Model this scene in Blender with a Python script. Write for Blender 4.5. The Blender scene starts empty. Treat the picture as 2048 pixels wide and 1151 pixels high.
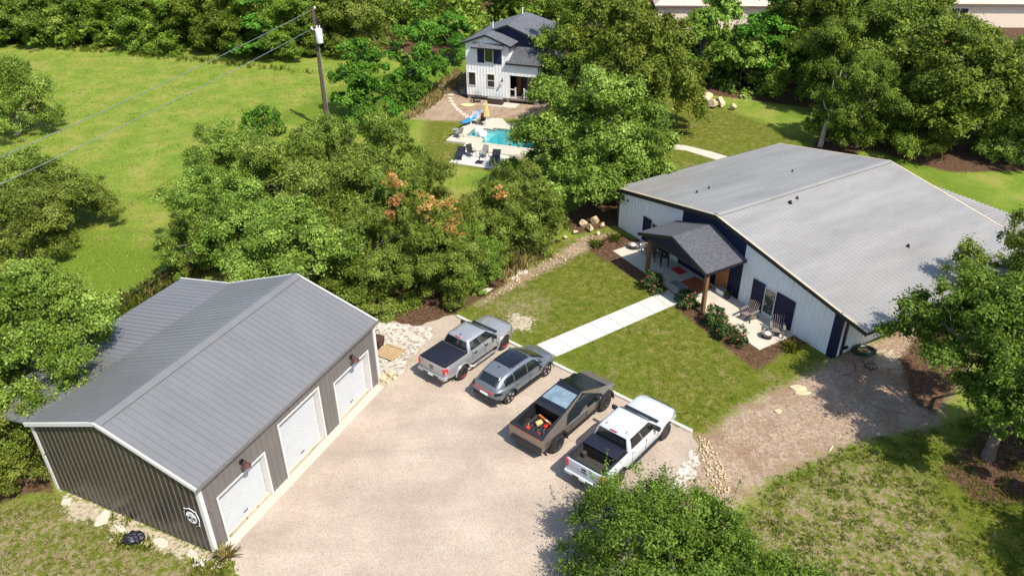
import bpy, bmesh, math, random
import numpy as np
from mathutils import Vector, Matrix

S = bpy.context.scene
COL = S.collection
R = math.radians

# ------------------------------------------------------------------ camera
FPX, PITCH, CAMH, ROLL = 1550.0, R(31.0), 23.75, R(-0.5)
FW = Vector((0, math.cos(PITCH), -math.sin(PITCH)))
_rt = Vector((1, 0, 0)); _up = Vector((0, math.sin(PITCH), math.cos(PITCH)))
RT = _rt * math.cos(ROLL) + _up * math.sin(ROLL)
UP = _up * math.cos(ROLL) - _rt * math.sin(ROLL)
cam = bpy.data.cameras.new('camera'); camo = bpy.data.objects.new('camera', cam); COL.objects.link(camo)
cam.sensor_width = 36; cam.lens = 36 * FPX / 2048; cam.clip_start = 0.5; cam.clip_end = 2000
camo.matrix_world = Matrix(((RT.x, UP.x, -FW.x, 0), (RT.y, UP.y, -FW.y, 0), (RT.z, UP.z, -FW.z, CAMH), (0, 0, 0, 1)))
S.camera = camo

def at(px, py, z=0.0):
    """photo pixel (2048 wide) -> point of the real place at height z"""
    d = RT * (px - 1024) - UP * (py - 575.5) + FW * FPX
    t = (z - CAMH) / d.z
    return Vector((d.x * t, d.y * t, z))

# ------------------------------------------------------------------ light
SUN_AZ, SUN_EL = R(140), R(54)
w = bpy.data.worlds.new('World'); S.world = w; w.use_nodes = True
nt = w.node_tree; bg = nt.nodes['Background']
sky = nt.nodes.new('ShaderNodeTexSky'); sky.sky_type = 'NISHITA'; sky.sun_disc = False
sky.sun_elevation = SUN_EL; sky.sun_rotation = SUN_AZ
nt.links.new(sky.outputs[0], bg.inputs[0]); bg.inputs[1].default_value = 0.14
sl = bpy.data.lights.new('sun', 'SUN'); sl.energy = 4.3; sl.angle = R(0.53); sl.color = (1.0, 0.935, 0.82)
so = bpy.data.objects.new('sun', sl); COL.objects.link(so)
sd = Vector((math.sin(SUN_AZ) * math.cos(SUN_EL), math.cos(SUN_AZ) * math.cos(SUN_EL), math.sin(SUN_EL)))
so.rotation_euler = sd.to_track_quat('Z', 'Y').to_euler(); so.location = sd * 80
S.view_settings.view_transform = 'Standard'; S.view_settings.look = 'None'
S.view_settings.exposure = 0.8; S.view_settings.gamma = 1
S.render.engine = 'CYCLES'

# ------------------------------------------------------------------ object helpers
def tag(o, label=None, cat=None, group=None, kind=None):
    if label: o['label'] = label
    if cat: o['category'] = cat
    if group: o['group'] = group
    if kind: o['kind'] = kind
    return o

def thing(name, label, cat, loc=(0, 0, 0), rz=0.0, group=None):
    o = bpy.data.objects.new(name, None); COL.objects.link(o)
    o.location = loc; o.rotation_euler = (0, 0, rz); o.empty_display_size = 0.3
    return tag(o, label, cat, group)

def dup(root, loc, rz, label, group=None, scale=None):
    r = root.copy(); COL.objects.link(r); r.location = loc; r.rotation_euler = (0, 0, rz)
    if scale: r.scale = scale
    r['label'] = label
    if group: r['group'] = group
    for ch in list(root.children):
        c = ch.copy(); COL.objects.link(c); c.parent = r
        for g in list(ch.children):
            d = g.copy(); COL.objects.link(d); d.parent = c
    return r

class MB:
    """collects shapes for ONE mesh"""
    def __init__(s): s.v = []; s.f = []; s.m = []; s.mat = 0
    def add(s, vs, fs):
        b = len(s.v); s.v += [tuple(v) for v in vs]
        for f in fs: s.f.append([b + i for i in f]); s.m.append(s.mat)
        return s
    def box(s, x0, x1, y0, y1, z0, z1):
        vs = [(x, y, z) for z in (z0, z1) for (x, y) in ((x0, y0), (x1, y0), (x1, y1), (x0, y1))]
        return s.add(vs, [(3, 2, 1, 0), (4, 5, 6, 7), (0, 1, 5, 4), (1, 2, 6, 5), (2, 3, 7, 6), (3, 0, 4, 7)])
    def obox(s, c, size, M=None):
        M = M or Matrix.Identity(3); c = Vector(c); h = [q / 2 for q in size]
        vs = [c + M @ Vector((x * h[0], y * h[1], z * h[2])) for z in (-1, 1) for (x, y) in ((-1, -1), (1, -1), (1, 1), (-1, 1))]
        return s.add(vs, [(3, 2, 1, 0), (4, 5, 6, 7), (0, 1, 5, 4), (1, 2, 6, 5), (2, 3, 7, 6), (3, 0, 4, 7)])
    def bar(s, a, b, w, h, up=(0, 0, 1)):
        a = Vector(a); b = Vector(b); d = (b - a); L = d.length; d.normalize()
        y = Vector(up).cross(d)
        if y.length < 1e-4: y = Vector((1, 0, 0)).cross(d)
        y.normalize(); z = d.cross(y)
        M = Matrix((d, y, z)).transposed()
        return s.obox((a + b) / 2, (L, w, h), M)
    def slab(s, poly, n, t):
        """planar polygon (3d points) thickened by t along n"""
        n = Vector(n).normalized() * t; k = len(poly); p = [Vector(q) for q in poly]
        vs = p + [q + n for q in p]
        fs = [tuple(range(k))[::-1], tuple(range(k, 2 * k))] + [(i, (i + 1) % k, k + (i + 1) % k, k + i) for i in range(k)]
        return s.add(vs, fs)
    def prism(s, poly, z0, z1):
        return s.slab([(p[0], p[1], z0) for p in poly], (0, 0, 1), z1 - z0)
    def loft(s, rings, cap=True, closed=True):
        k = len(rings[0]); vs = [q for r in rings for q in r]; fs = []
        for i in range(len(rings) - 1):
            for j in range(k if closed else k - 1):
                a = i * k + j; b = i * k + (j + 1) % k
                fs.append((a, b, b + k, a + k))
        if cap:
            fs.append(tuple(range(k))[::-1]); o = (len(rings) - 1) * k; fs.append(tuple(range(o, o + k)))
        return s.add(vs, fs)
    def tube(s, pts, r, n=6):
        pts = [Vector(p) for p in pts]; rr = r if isinstance(r, (list, tuple)) else [r] * len(pts); rings = []
        prev = None
        for i, p in enumerate(pts):
            d = (pts[min(i + 1, len(pts) - 1)] - pts[max(i - 1, 0)])
            d = d.normalized() if d.length > 1e-6 else Vector((0, 0, 1))
            x = prev - d * prev.dot(d) if prev else d.orthogonal()
            if x.length < 1e-5: x = d.orthogonal()
            x.normalize(); prev = x; y = d.cross(x)
            rings.append([p + (x * math.cos(2 * math.pi * j / n) + y * math.sin(2 * math.pi * j / n)) * rr[i] for j in range(n)])
        return s.loft(rings)
    def lathe(s, prof, n=20, axis='z', c=(0, 0, 0)):
        """prof: (radius, height)"""
        c = Vector(c); rings = []
        for r, h in prof:
            ring = []
            for j in range(n):
                a = 2 * math.pi * j / n; u = max(r, 1e-4) * math.cos(a); v = max(r, 1e-4) * math.sin(a)
                ring.append(c + Vector({'z': (u, v, h), 'y': (v, h, u), 'x': (h, u, v)}[axis]))
            rings.append(ring)
        return s.loft(rings)
    def build(s, name, mats, parent=None, loc=None, rz=None, bevel=0, smooth=None, seg=2):
        me = bpy.data.meshes.new(name); me.from_pydata([tuple(v) for v in s.v], [], s.f)
        mats = mats if isinstance(mats, (list, tuple)) else [mats]
        for m in mats: me.materials.append(m)
        if len(mats) > 1: me.polygons.foreach_set('material_index', s.m)
        bm = bmesh.new(); bm.from_mesh(me)
        bmesh.ops.recalc_face_normals(bm, faces=bm.faces)
        if bevel:
            es = [e for e in bm.edges if len(e.link_faces) == 2 and e.calc_face_angle(0) > 0.5]
            bmesh.ops.bevel(bm, geom=es, offset=bevel, segments=seg, profile=0.6, affect='EDGES', clamp_overlap=True)
        bm.to_mesh(me); bm.free()
        if smooth or bevel:
            me.polygons.foreach_set('use_smooth', [True] * len(me.polygons))
            me.set_sharp_from_angle(angle=R(smooth or 40))
        o = bpy.data.objects.new(name, me); COL.objects.link(o)
        if parent: o.parent = parent
        if loc is not None: o.location = loc
        if rz is not None: o.rotation_euler = (0, 0, rz)
        return o

def carve(o, cutters):
    """boolean-difference cutter meshes out of o, then drop the cutters"""
    for c in cutters:
        c.parent = o.parent
        md = o.modifiers.new('b', 'BOOLEAN'); md.operation = 'DIFFERENCE'; md.solver = 'EXACT'; md.object = c
        md.material_mode = 'TRANSFER'
    bpy.context.view_layer.update()
    dg = bpy.context.evaluated_depsgraph_get()
    me = bpy.data.meshes.new_from_object(o.evaluated_get(dg)); o.modifiers.clear(); o.data = me
    for c in cutters: bpy.data.objects.remove(c)
    return o

# ------------------------------------------------------------------ materials
def nodes(m):
    m.use_nodes = True; return m.node_tree.nodes, m.node_tree.links, m.node_tree.nodes['Principled BSDF']

def mat(name, col, rough=0.6, metal=0.0, var=0.12, scale=3.0, bump=0.0, bscale=30.0, spec=0.5, coat=0.0, col2=None, stretch=(1, 1, 1), detail=5):
    m = bpy.data.materials.new(name); N, L, P = nodes(m)
    P.inputs['Roughness'].default_value = rough; P.inputs['Metallic'].default_value = metal
    P.inputs['Specular IOR Level'].default_value = spec; P.inputs['Coat Weight'].default_value = coat
    if coat: P.inputs['Coat Roughness'].default_value = 0.05
    tc = N.new('ShaderNodeTexCoord'); mp = N.new('ShaderNodeMapping'); mp.inputs['Scale'].default_value = stretch
    L.new(tc.outputs['Object'], mp.inputs[0])
    nz = N.new('ShaderNodeTexNoise'); nz.inputs['Scale'].default_value = scale; nz.inputs['Detail'].default_value = detail
    nz.inputs['Roughness'].default_value = 0.62
    L.new(mp.outputs[0], nz.inputs['Vector'])
    rp = N.new('ShaderNodeValToRGB'); rp.color_ramp.elements[0].position = 0.3; rp.color_ramp.elements[1].position = 0.7
    c2 = col2 or tuple(min(1, c * (1 + var)) for c in col); c1 = col if col2 else tuple(c * (1 - var) for c in col)
    rp.color_ramp.elements[0].color = (*c1, 1); rp.color_ramp.elements[1].color = (*c2, 1)
    L.new(nz.outputs[0], rp.inputs[0]); L.new(rp.outputs[0], P.inputs['Base Color'])
    if bump:
        n2 = N.new('ShaderNodeTexNoise'); n2.inputs['Scale'].default_value = bscale; n2.inputs['Detail'].default_value = 4
        L.new(mp.outputs[0], n2.inputs['Vector'])
        b = N.new('ShaderNodeBump'); b.inputs['Strength'].default_value = bump; b.inputs['Distance'].default_value = 0.05
        L.new(n2.outputs[0], b.inputs['Height']); L.new(b.outputs[0], P.inputs['Normal'])
    return m

M = {}
M['white_wall'] = mat('white_wall', (0.69, 0.69, 0.685), 0.45, var=0.05, scale=1.2)
M['navy'] = mat('navy_paint', (0.009, 0.014, 0.042), 0.55, var=0.15, spec=0.25)
M['black_trim'] = mat('black_trim', (0.012, 0.012, 0.016), 0.45)
M['white_trim'] = mat('white_trim', (0.58, 0.565, 0.54), 0.4, var=0.04)
M['galv'] = mat('galvanised_roof', (0.205, 0.198, 0.188), 0.55, metal=0.12, col2=(0.285, 0.276, 0.263), scale=0.7, stretch=(0.25, 1.0, 1), bump=0.05, bscale=2)
M['tan_trim'] = mat('tan_roof_edge', (0.52, 0.42, 0.30), 0.5, var=0.15)
M['grey_roof'] = mat('grey_metal_roof', (0.165, 0.165, 0.17), 0.45, metal=0.2, var=0.07, scale=1.0, stretch=(1, 0.3, 1))
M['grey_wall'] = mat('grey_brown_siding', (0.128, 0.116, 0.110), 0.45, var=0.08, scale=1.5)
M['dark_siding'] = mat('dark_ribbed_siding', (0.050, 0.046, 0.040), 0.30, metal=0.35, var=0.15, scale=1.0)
M['rib_glare'] = mat('siding_rib_glare', (0.115, 0.108, 0.098), 0.32, metal=0.3, var=0.1)  # same siding, lightened: glare along the ribs is put into the colour
M['door_white'] = mat('roller_door_white', (0.40, 0.41, 0.42), 0.4, var=0.04)
M['shingle'] = mat('dark_shingles', (0.028, 0.029, 0.036), 0.9, col2=(0.105, 0.107, 0.12), scale=6, stretch=(1, 3, 1), bump=0.4, bscale=14)
M['shingle_grey'] = mat('grey_shingles', (0.06, 0.062, 0.075), 0.9, col2=(0.12, 0.125, 0.14), scale=4, bump=0.3, bscale=10)
M['wood_post'] = mat('stained_post', (0.16, 0.075, 0.03), 0.6, var=0.3, scale=4, stretch=(6, 6, 0.6))
M['grey_wood'] = mat('weathered_wood', (0.17, 0.135, 0.115), 0.8, var=0.3, scale=5, stretch=(6, 1, 6))
M['pallet_wood'] = mat('pallet_wood', (0.36, 0.25, 0.13), 0.8, var=0.3, scale=4, stretch=(1, 8, 1))
M['pole_wood'] = mat('pole_wood', (0.085, 0.055, 0.042), 0.9, var=0.35, scale=4, stretch=(8, 8, 0.4), bump=0.3)
M['concrete'] = mat('pale_concrete', (0.44, 0.40, 0.325), 0.85, var=0.08, scale=1.5, bump=0.1, bscale=40)
M['concrete_white'] = mat('white_concrete', (0.46, 0.45, 0.41), 0.85, var=0.08, scale=1.5, bump=0.1, bscale=40)
M['kerb'] = mat('kerb_concrete', (0.50, 0.46, 0.40), 0.85, var=0.15, scale=2)
M['limestone'] = mat('limestone', (0.40, 0.30, 0.17), 0.9, col2=(0.55, 0.44, 0.28), scale=4, bump=0.5, bscale=8)
M['limestone_pale'] = mat('pale_limestone', (0.40, 0.34, 0.26), 0.9, col2=(0.54, 0.47, 0.38), scale=3, bump=0.5, bscale=8)
M['slab_grey'] = mat('grey_stone_slab', (0.40, 0.35, 0.29), 0.9, var=0.2, scale=3, bump=0.4, bscale=8)
M['black_plastic'] = mat('black_plastic', (0.012, 0.012, 0.014), 0.45)
M['black_gloss'] = mat('black_gloss', (0.008, 0.008, 0.012), 0.12, coat=0.5)
M['rubber'] = mat('tyre_rubber', (0.018, 0.018, 0.019), 0.8, bump=0.2, bscale=30)
M['dark_metal'] = mat('dark_metal', (0.03, 0.03, 0.032), 0.4, metal=0.6)
M['steel'] = mat('light_steel', (0.45, 0.45, 0.46), 0.35, metal=0.8)
M['chrome'] = mat('bright_metal', (0.65, 0.65, 0.66), 0.2, metal=0.9)
M['rust'] = mat('rusted_iron', (0.06, 0.025, 0.018), 0.8, var=0.4, scale=6)
M['glass_dark'] = mat('dark_glass', (0.010, 0.013, 0.014), 0.05, var=0.02, spec=0.7, coat=0.3)
M['glass_green'] = mat('window_glass', (0.045, 0.06, 0.05), 0.06, var=0.02, spec=0.9, coat=0.6)
M['red_lens'] = mat('red_lens', (0.55, 0.012, 0.015), 0.2, coat=0.5)
M['red_plastic'] = mat('red_plastic', (0.50, 0.03, 0.02), 0.4)
M['orange'] = mat('orange_paint', (0.42, 0.12, 0.03), 0.5, var=0.3)
M['tan_fabric'] = mat('tan_canvas', (0.55, 0.36, 0.14), 0.8, var=0.2)
M['white_plastic'] = mat('white_plastic', (0.75, 0.75, 0.76), 0.35, var=0.03)
M['blue_plastic'] = mat('blue_plastic', (0.02, 0.20, 0.60), 0.35, var=0.1)
M['yellow_fabric'] = mat('yellow_canvas', (0.62, 0.48, 0.20), 0.8, var=0.1)
M['brown_box'] = mat('brown_wicker', (0.045, 0.026, 0.018), 0.7, var=0.3, scale=20)
M['bark'] = mat('grey_bark', (0.07, 0.055, 0.044), 0.95, col2=(0.20, 0.165, 0.135), scale=5, stretch=(3, 3, 0.7), bump=0.6, bscale=12)
M['bark_pale'] = mat('pale_bark', (0.30, 0.24, 0.19), 0.95, col2=(0.45, 0.38, 0.31), scale=4, stretch=(3, 3, 0.7), bump=0.4, bscale=12)
M['beige_wall'] = mat('beige_stucco', (0.60, 0.50, 0.40), 0.85, var=0.06)
M['beige_roof'] = mat('beige_roof', (0.46, 0.37, 0.30), 0.85, var=0.1)
M['bag'] = mat('black_bag', (0.014, 0.014, 0.022), 0.28, bump=0.9, bscale=12)
M['hose'] = mat('green_hose', (0.010, 0.045, 0.022), 0.4)
M['door_wood'] = mat('orange_door', (0.32, 0.13, 0.04), 0.5, var=0.2)
M['ceramic'] = mat('pale_ash', (0.60, 0.56, 0.52), 0.8, var=0.2, scale=15)
M['flower'] = mat('pink_petals', (0.55, 0.10, 0.12), 0.6, var=0.4, scale=8)
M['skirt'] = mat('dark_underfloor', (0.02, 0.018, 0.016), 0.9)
M['rug'] = mat('woven_rug', (0.22, 0.055, 0.018), 0.95, col2=(0.35, 0.10, 0.03), scale=6, stretch=(1, 8, 1))
M['rug_grey'] = mat('grey_mat', (0.20, 0.20, 0.19), 0.95)
M['silver_paint'] = mat('silver_paint', (0.40, 0.40, 0.405), 0.28, metal=0.55, var=0.02, coat=0.6)
M['grey_paint'] = mat('blue_grey_paint', (0.16, 0.178, 0.20), 0.28, metal=0.45, var=0.02, coat=0.7)
M['white_paint'] = mat('white_car_paint', (0.47, 0.50, 0.535), 0.22, var=0.01, coat=0.8)
M['stainless'] = mat('bare_stainless', (0.33, 0.28, 0.225), 0.28, metal=0.75, var=0.06, scale=1.5)
M['bedliner'] = mat('grey_bedliner', (0.030, 0.028, 0.026), 0.75, var=0.3, scale=6)
M['vinyl'] = mat('black_vinyl', (0.010, 0.010, 0.018), 0.42)
M['pool_tile'] = mat('pool_plaster', (0.17, 0.44, 0.47), 0.6, var=0.12, scale=2)
M['pool_ledge'] = mat('pool_ledge_plaster', (0.34, 0.47, 0.46), 0.6, var=0.08, scale=2)

def leaf_mat(name, dark, mid, light, trans=0.42, obvar=0.18):
    m = bpy.data.materials.new(name); N, L, P = nodes(m)
    at_ = N.new('ShaderNodeAttribute'); at_.attribute_name = 'tone'
    oi = N.new('ShaderNodeObjectInfo')
    rp = N.new('ShaderNodeValToRGB'); e = rp.color_ramp.elements
    e[0].position = 0.0; e[0].color = (*dark, 1); e[1].position = 1.0; e[1].color = (*light, 1)
    k = e.new(0.5); k.color = (*mid, 1)
    L.new(at_.outputs['Fac'], rp.inputs[0])
    hs = N.new('ShaderNodeHueSaturation'); L.new(rp.outputs[0], hs.inputs['Color'])
    mr = N.new('ShaderNodeMapRange'); mr.inputs[3].default_value = 1 - obvar; mr.inputs[4].default_value = 1 + obvar
    L.new(oi.outputs['Random'], mr.inputs[0]); L.new(mr.outputs[0], hs.inputs['Value'])
    mh = N.new('ShaderNodeMapRange'); mh.inputs[3].default_value = 0.485; mh.inputs[4].default_value = 0.515
    L.new(oi.outputs['Random'], mh.inputs[0]); L.new(mh.outputs[0], hs.inputs['Hue'])
    P.inputs['Roughness'].default_value = 0.55; P.inputs['Specular IOR Level'].default_value = 0.18
    L.new(hs.outputs[0], P.inputs['Base Color'])
    t = N.new('ShaderNodeBsdfTranslucent'); L.new(hs.outputs[0], t.inputs['Color'])
    mx = N.new('ShaderNodeMixShader'); mx.inputs[0].default_value = trans
    L.new(P.outputs[0], mx.inputs[1]); L.new(t.outputs[0], mx.inputs[2])
    L.new(mx.outputs[0], N['Material Output'].inputs[0])
    return m
LEAF = {
 'oak': leaf_mat('oak_leaves', (0.079, 0.118, 0.013), (0.183, 0.256, 0.032), (0.354, 0.444, 0.093)),
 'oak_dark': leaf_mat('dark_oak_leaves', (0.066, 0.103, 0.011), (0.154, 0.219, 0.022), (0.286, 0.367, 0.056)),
 'cedar': leaf_mat('juniper_leaves', (0.061, 0.098, 0.010), (0.154, 0.220, 0.021), (0.297, 0.380, 0.050)),
 'elm': leaf_mat('elm_leaves', (0.050, 0.092, 0.009), (0.122, 0.196, 0.020), (0.243, 0.356, 0.056)),
 'bright': leaf_mat('bright_leaves', (0.047, 0.126, 0.011), (0.100, 0.247, 0.021), (0.189, 0.410, 0.047)),
 'lime': leaf_mat('lime_leaves', (0.088, 0.160, 0.015), (0.209, 0.341, 0.039), (0.374, 0.517, 0.110)),
 'dead': leaf_mat('dead_leaves', (0.34, 0.14, 0.035), (0.52, 0.26, 0.075), (0.66, 0.42, 0.18)),
 'grass': leaf_mat('grass_blades', (0.060, 0.088, 0.009), (0.145, 0.175, 0.020), (0.27, 0.27, 0.055), trans=0.3),
 'tallgrass': leaf_mat('tall_grass_blades', (0.130, 0.180, 0.016), (0.250, 0.305, 0.036), (0.40, 0.41, 0.09), trans=0.35),
 'straw': leaf_mat('dry_grass', (0.26, 0.22, 0.07), (0.42, 0.35, 0.13), (0.58, 0.49, 0.21), trans=0.3),
 'rose': leaf_mat('rose_leaves', (0.030, 0.060, 0.015), (0.070, 0.120, 0.028), (0.14, 0.21, 0.06)),
}
# ------------------------------------------------------------------ setting: ground
rng = np.random.default_rng(7)
GZ, HZ, FZ = R(65.7), R(30.7), R(-20)                       # headings of garage, house, guest house
G0, H0, F0 = Vector((-11.34, 20.10, 0)), Vector((16.40, 32.23, 0)), Vector((-4.32, 76.45, 0))
P0 = Vector((-5.58, 64.30, 0))
def loc(o, rz, x, y, z=0.0):
    return Vector((o.x + x * math.cos(rz) - y * math.sin(rz), o.y + x * math.sin(rz) + y * math.cos(rz), z))
def hl(x, y, z=0): return loc(H0, HZ, x, y, z)
def gl(x, y, z=0): return loc(G0, GZ, x, y, z)
def pl(x, y, z=0): return loc(P0, FZ, x, y, z)
def fl(x, y, z=0): return loc(F0, FZ, x, y, z)
def px(*pts): return [at(*p) for p in pts]

def sdist(P, poly):
    """signed distance of points P (N,2) to polygon, positive inside"""
    Q = np.array([(p[0], p[1]) for p in poly]); n = len(Q); d = np.full(len(P), 1e9); ins = np.zeros(len(P), bool)
    for i in range(n):
        a, b = Q[i], Q[(i + 1) % n]; e = b - a; wv = P - a
        t = np.clip((wv @ e) / (e @ e), 0, 1); d = np.minimum(d, np.hypot(*(wv - t[:, None] * e).T))
        c = ((a[1] > P[:, 1]) != (b[1] > P[:, 1]))
        xi = a[0] + (P[:, 1] - a[1]) * e[0] / (e[1] if abs(e[1]) > 1e-9 else 1e-9)
        ins ^= c & (P[:, 0] < xi)
    return np.where(ins, d, -d)

DECK = [pl(*p) for p in ((0, -.12), (1.9, -.12), (2.05, -1.5), (9.8, -1.5), (9.8, 5.7), (3.5, 5.7), (2.6, 6.9), (1.65, 6.6), (1.0, 5.1), (.25, 5.0), (0, 3.9))]
POOL = [pl(*p) for p in ((1.2, 1.42), (1.2, 3.72), (3.1, 3.8), (3.1, 4.2), (8.7, 4.2), (8.7, .28), (3.15, .28), (3.02, 1.42))]
DRIVE = [gl(-.6, -.5), gl(-.2, .2), gl(11.4, .2)] + px((752, 690), (744, 655), (765, 640), (835, 652), (905, 628), (920, 634), (1382, 863), (1394, 890), (1348, 962), (1290, 996), (1262, 1040)) + \
        [Vector((4.2, 19.0, 0)), Vector((3.6, 15, 0)), Vector((5, 8, 0)), Vector((-13, 8, 0)), Vector((-11.6, 14, 0)), at(478, 1151), at(462, 1118)]
REG = {
 'lawn': [px((905, 622), (985, 572), (1060, 535), (1100, 492), (1200, 462), (1235, 452)) + [hl(0, 18), hl(0, 0)] + px((1645, 737), (1560, 775), (1480, 815), (1415, 868), (1392, 872), (1380, 862), (918, 630)),
          px((1538, 958), (1700, 885), (1870, 855), (2048, 800), (2400, 800), (2400, 1300), (1500, 1400), (1470, 1050)),
          px((1010, 345), (900, 330), (820, 420), (850, 240), (1090, 240), (1330, 190), (1450, 215), (1640, 290), (1560, 320), (1240, 400)),
          px((-200, 960), (20, 1000), (110, 985), (300, 1060), (432, 1107), (478, 1151), (400, 1500), (-400, 1500))],
 'dirt': [px((950, 607), (1000, 572), (1090, 522), (1170, 472), (1225, 466), (1200, 488), (1110, 533), (1020, 578), (965, 612)), px((1383, 866), (1415, 866), (1480, 815), (1560, 772), (1640, 737), (1664, 716)) + [hl(2, -.1), hl(7, -.1), hl(13, -.6)] + px((1990, 640), (1930, 740), (1870, 850), (1720, 880), (1538, 958), (1470, 1010), (1420, 1100), (1330, 1100), (1250, 1060), (1290, 996), (1348, 962), (1394, 890)),
          px((815, 238), (848, 195), (905, 150), (950, 140), (1085, 190), (1110, 242), (1000, 236), (900, 242))],
 'mulch': [[hl(-3.75, 16.1), hl(-1.3, 17.2), hl(0, 15.6), hl(0, 1.6), hl(-1.5, 1.7), hl(-4.1, 1.2), hl(-3.6, 8), hl(-3.4, 10)],
           px((680, 640), (700, 560), (850, 520), (1000, 500), (1050, 540), (985, 585), (905, 630), (835, 655), (765, 645)),
           px((1600, 330), (1640, 270), (1700, 215), (2100, 215), (2100, 340), (1900, 345), (1740, 300)),
           px((1150, 470), (1110, 440), (1190, 400), (1250, 395), (1236, 450)),
           px((-200, 940), (20, 880), (70, 870), (112, 985), (60, 985), (0, 1005), (-200, 1100)),
           px((1800, 720), (1850, 640), (1990, 640), (1930, 740), (1870, 830), (1820, 800)),
          px((2100, 820), (1960, 860), (1880, 940), (1960, 1010), (2100, 1000)),
           [Vector((-120, 103, 0)), Vector((-20, 99, 0)), Vector((-8, 92, 0)), Vector((8, 88, 0)), Vector((14, 80, 0)), Vector((34, 70, 0)), Vector((120, 60, 0)), Vector((140, 260, 0)), Vector((-160, 260, 0))],
          px((905, 152), (935, 145), (938, 200), (905, 178))],
 'bare': [[gl(-.05, 8.3), gl(-.05, 0.2), gl(-.5, -.4), gl(-.75, 2.5), gl(-1.1, 4.2), gl(-.5, 5.2), gl(-1.0, 6.6), gl(-.45, 7.6)],
          px((1735, 700), (1790, 700), (1800, 735), (1745, 735)), px((1020, 625), (1065, 635), (1060, 660), (1015, 655))],
 'thin': [px((1560, 960), (1700, 915), (1820, 950), (1900, 1060), (1980, 1200), (1600, 1300), (1500, 1050)), px((-200, 1010), (60, 1000), (200, 1060), (430, 1120), (470, 1151), (300, 1400), (-300, 1400)), px((985, 600), (1040, 590), (1090, 600), (1075, 650), (1020, 660))],
 'lush': [px((120, 470), (380, 500), (330, 560), (180, 660), (150, 560)), px((560, 230), (720, 150), (1010, 120), (900, 190), (800, 260), (640, 270)),
          px((1760, 300), (1850, 320), (2010, 420), (1960, 430), (1800, 330)), px((1575, 680), (1640, 705), (1655, 730), (1600, 715))],
}
def ground():
    xs = np.concatenate([np.linspace(-420, -70, 15)[:-1], np.arange(-70, -26, 1.0), np.arange(-26, 30, .3), np.arange(30, 80, 1.0), np.linspace(80, 420, 14)])
    ys = np.concatenate([np.linspace(-60, 8, 8)[:-1], np.arange(8, 82, .3), np.arange(82, 130, 1.0), np.linspace(130, 620, 16)])
    X, Y = np.meshgrid(xs, ys); n, mm = len(xs), len(ys)
    P = np.stack([X.ravel(), Y.ravel()], 1)
    A = {k: np.clip(np.max([sdist(P, p) for p in v], axis=0), -3, 3) for k, v in REG.items()}
    dk = sdist(P, DECK)
    i = np.arange(mm - 1)[:, None] * n + np.arange(n - 1)[None, :]
    F = np.stack([i, i + 1, i + n + 1, i + n], -1).reshape(-1, 4)
    F = F[~(dk[F].min(1) > 0.02)]
    me = bpy.data.meshes.new('ground'); me.from_pydata(np.c_[P, np.zeros(len(P))].tolist(), [], F.tolist())
    for k, a in A.items():
        me.attributes.new(k, 'FLOAT', 'POINT').data.foreach_set('value', a.astype(np.float32))
    o = bpy.data.objects.new('ground', me); COL.objects.link(o); o['kind'] = 'structure'
    m = bpy.data.materials.new('ground_cover'); N, L, PB = nodes(m); me.materials.append(m)
    tc = N.new('ShaderNodeTexCoord')
    def noise(sc, det=4, rough=.6, dist=0, vec=None):
        z = N.new('ShaderNodeTexNoise'); z.inputs['Scale'].default_value = sc; z.inputs['Detail'].default_value = det
        z.inputs['Roughness'].default_value = rough; z.inputs['Distortion'].default_value = dist; L.new(vec or tc.outputs['Object'], z.inputs['Vector']); return z.outputs[0]
    def ramp(fac, stops):
        r = N.new('ShaderNodeValToRGB'); e = r.color_ramp.elements
        e[0].position, e[0].color = stops[0][0], (*stops[0][1], 1); e[1].position, e[1].color = stops[-1][0], (*stops[-1][1], 1)
        for p, c in stops[1:-1]: k = e.new(p); k.color = (*c, 1)
        L.new(fac, r.inputs[0]); return r.outputs[0]
    def math_(op, a, b):
        q = N.new('ShaderNodeMath'); q.operation = op
        for i_, v in enumerate((a, b)):
            if isinstance(v, (int, float)): q.inputs[i_].default_value = v
            else: L.new(v, q.inputs[i_])
        return q.outputs[0]
    def mrange(v, a, b, c=0, d=1):
        q = N.new('ShaderNodeMapRange'); q.inputs[1].default_value = a; q.inputs[2].default_value = b; q.inputs[3].default_value = c; q.inputs[4].default_value = d
        L.new(v, q.inputs[0]); return q.outputs[0]
    def mix(f, a, b, mode='MIX'):
        q = N.new('ShaderNodeMix'); q.data_type = 'RGBA'; q.blend_type = mode
        if isinstance(f, (int, float)): q.inputs[0].default_value = f
        else: L.new(f, q.inputs[0])
        for i_, v in ((6, a), (7, b)):
            if isinstance(v, tuple): q.inputs[i_].default_value = (*v, 1)
            else: L.new(v, q.inputs[i_])
        return q.outputs[2]
    fine = noise(26, 3, .7); mid = noise(5, 4, .65); big = noise(.35, 4, .6, .4); huge = noise(.09, 3); clump = noise(2.3, 5, .7, .6)
    blade = noise(9, 2, .75, 1.0)
    def mask(k, amp=1.0, soft=.12, nz=None):
        a = N.new('ShaderNodeAttribute'); a.attribute_name = k
        s = math_('ADD', a.outputs['Fac'], math_('MULTIPLY', math_('SUBTRACT', nz or clump, .5), amp))
        return mrange(s, -soft, soft)
    # field: lush, with yellow dry patches and green streaks
    field = ramp(big, [(.33, (.125, .215, .017)), (.5, (.198, .268, .030)), (.64, (.285, .290, .062))])
    field = mix(mrange(clump, .45, .75, 0, .55), field, (.225, .230, .058))
    field = mix(mrange(mid, .5, .75, 0, .5), field, (.068, .120, .010))
    field = mix(mrange(noise(.5, 6, .7, .8), .56, .70, 0, .8), field, (.300, .255, .085))
    field = mix(mrange(noise(16, 3, .8), .52, .66, 0, .55), field, (.060, .105, .008))
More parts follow.
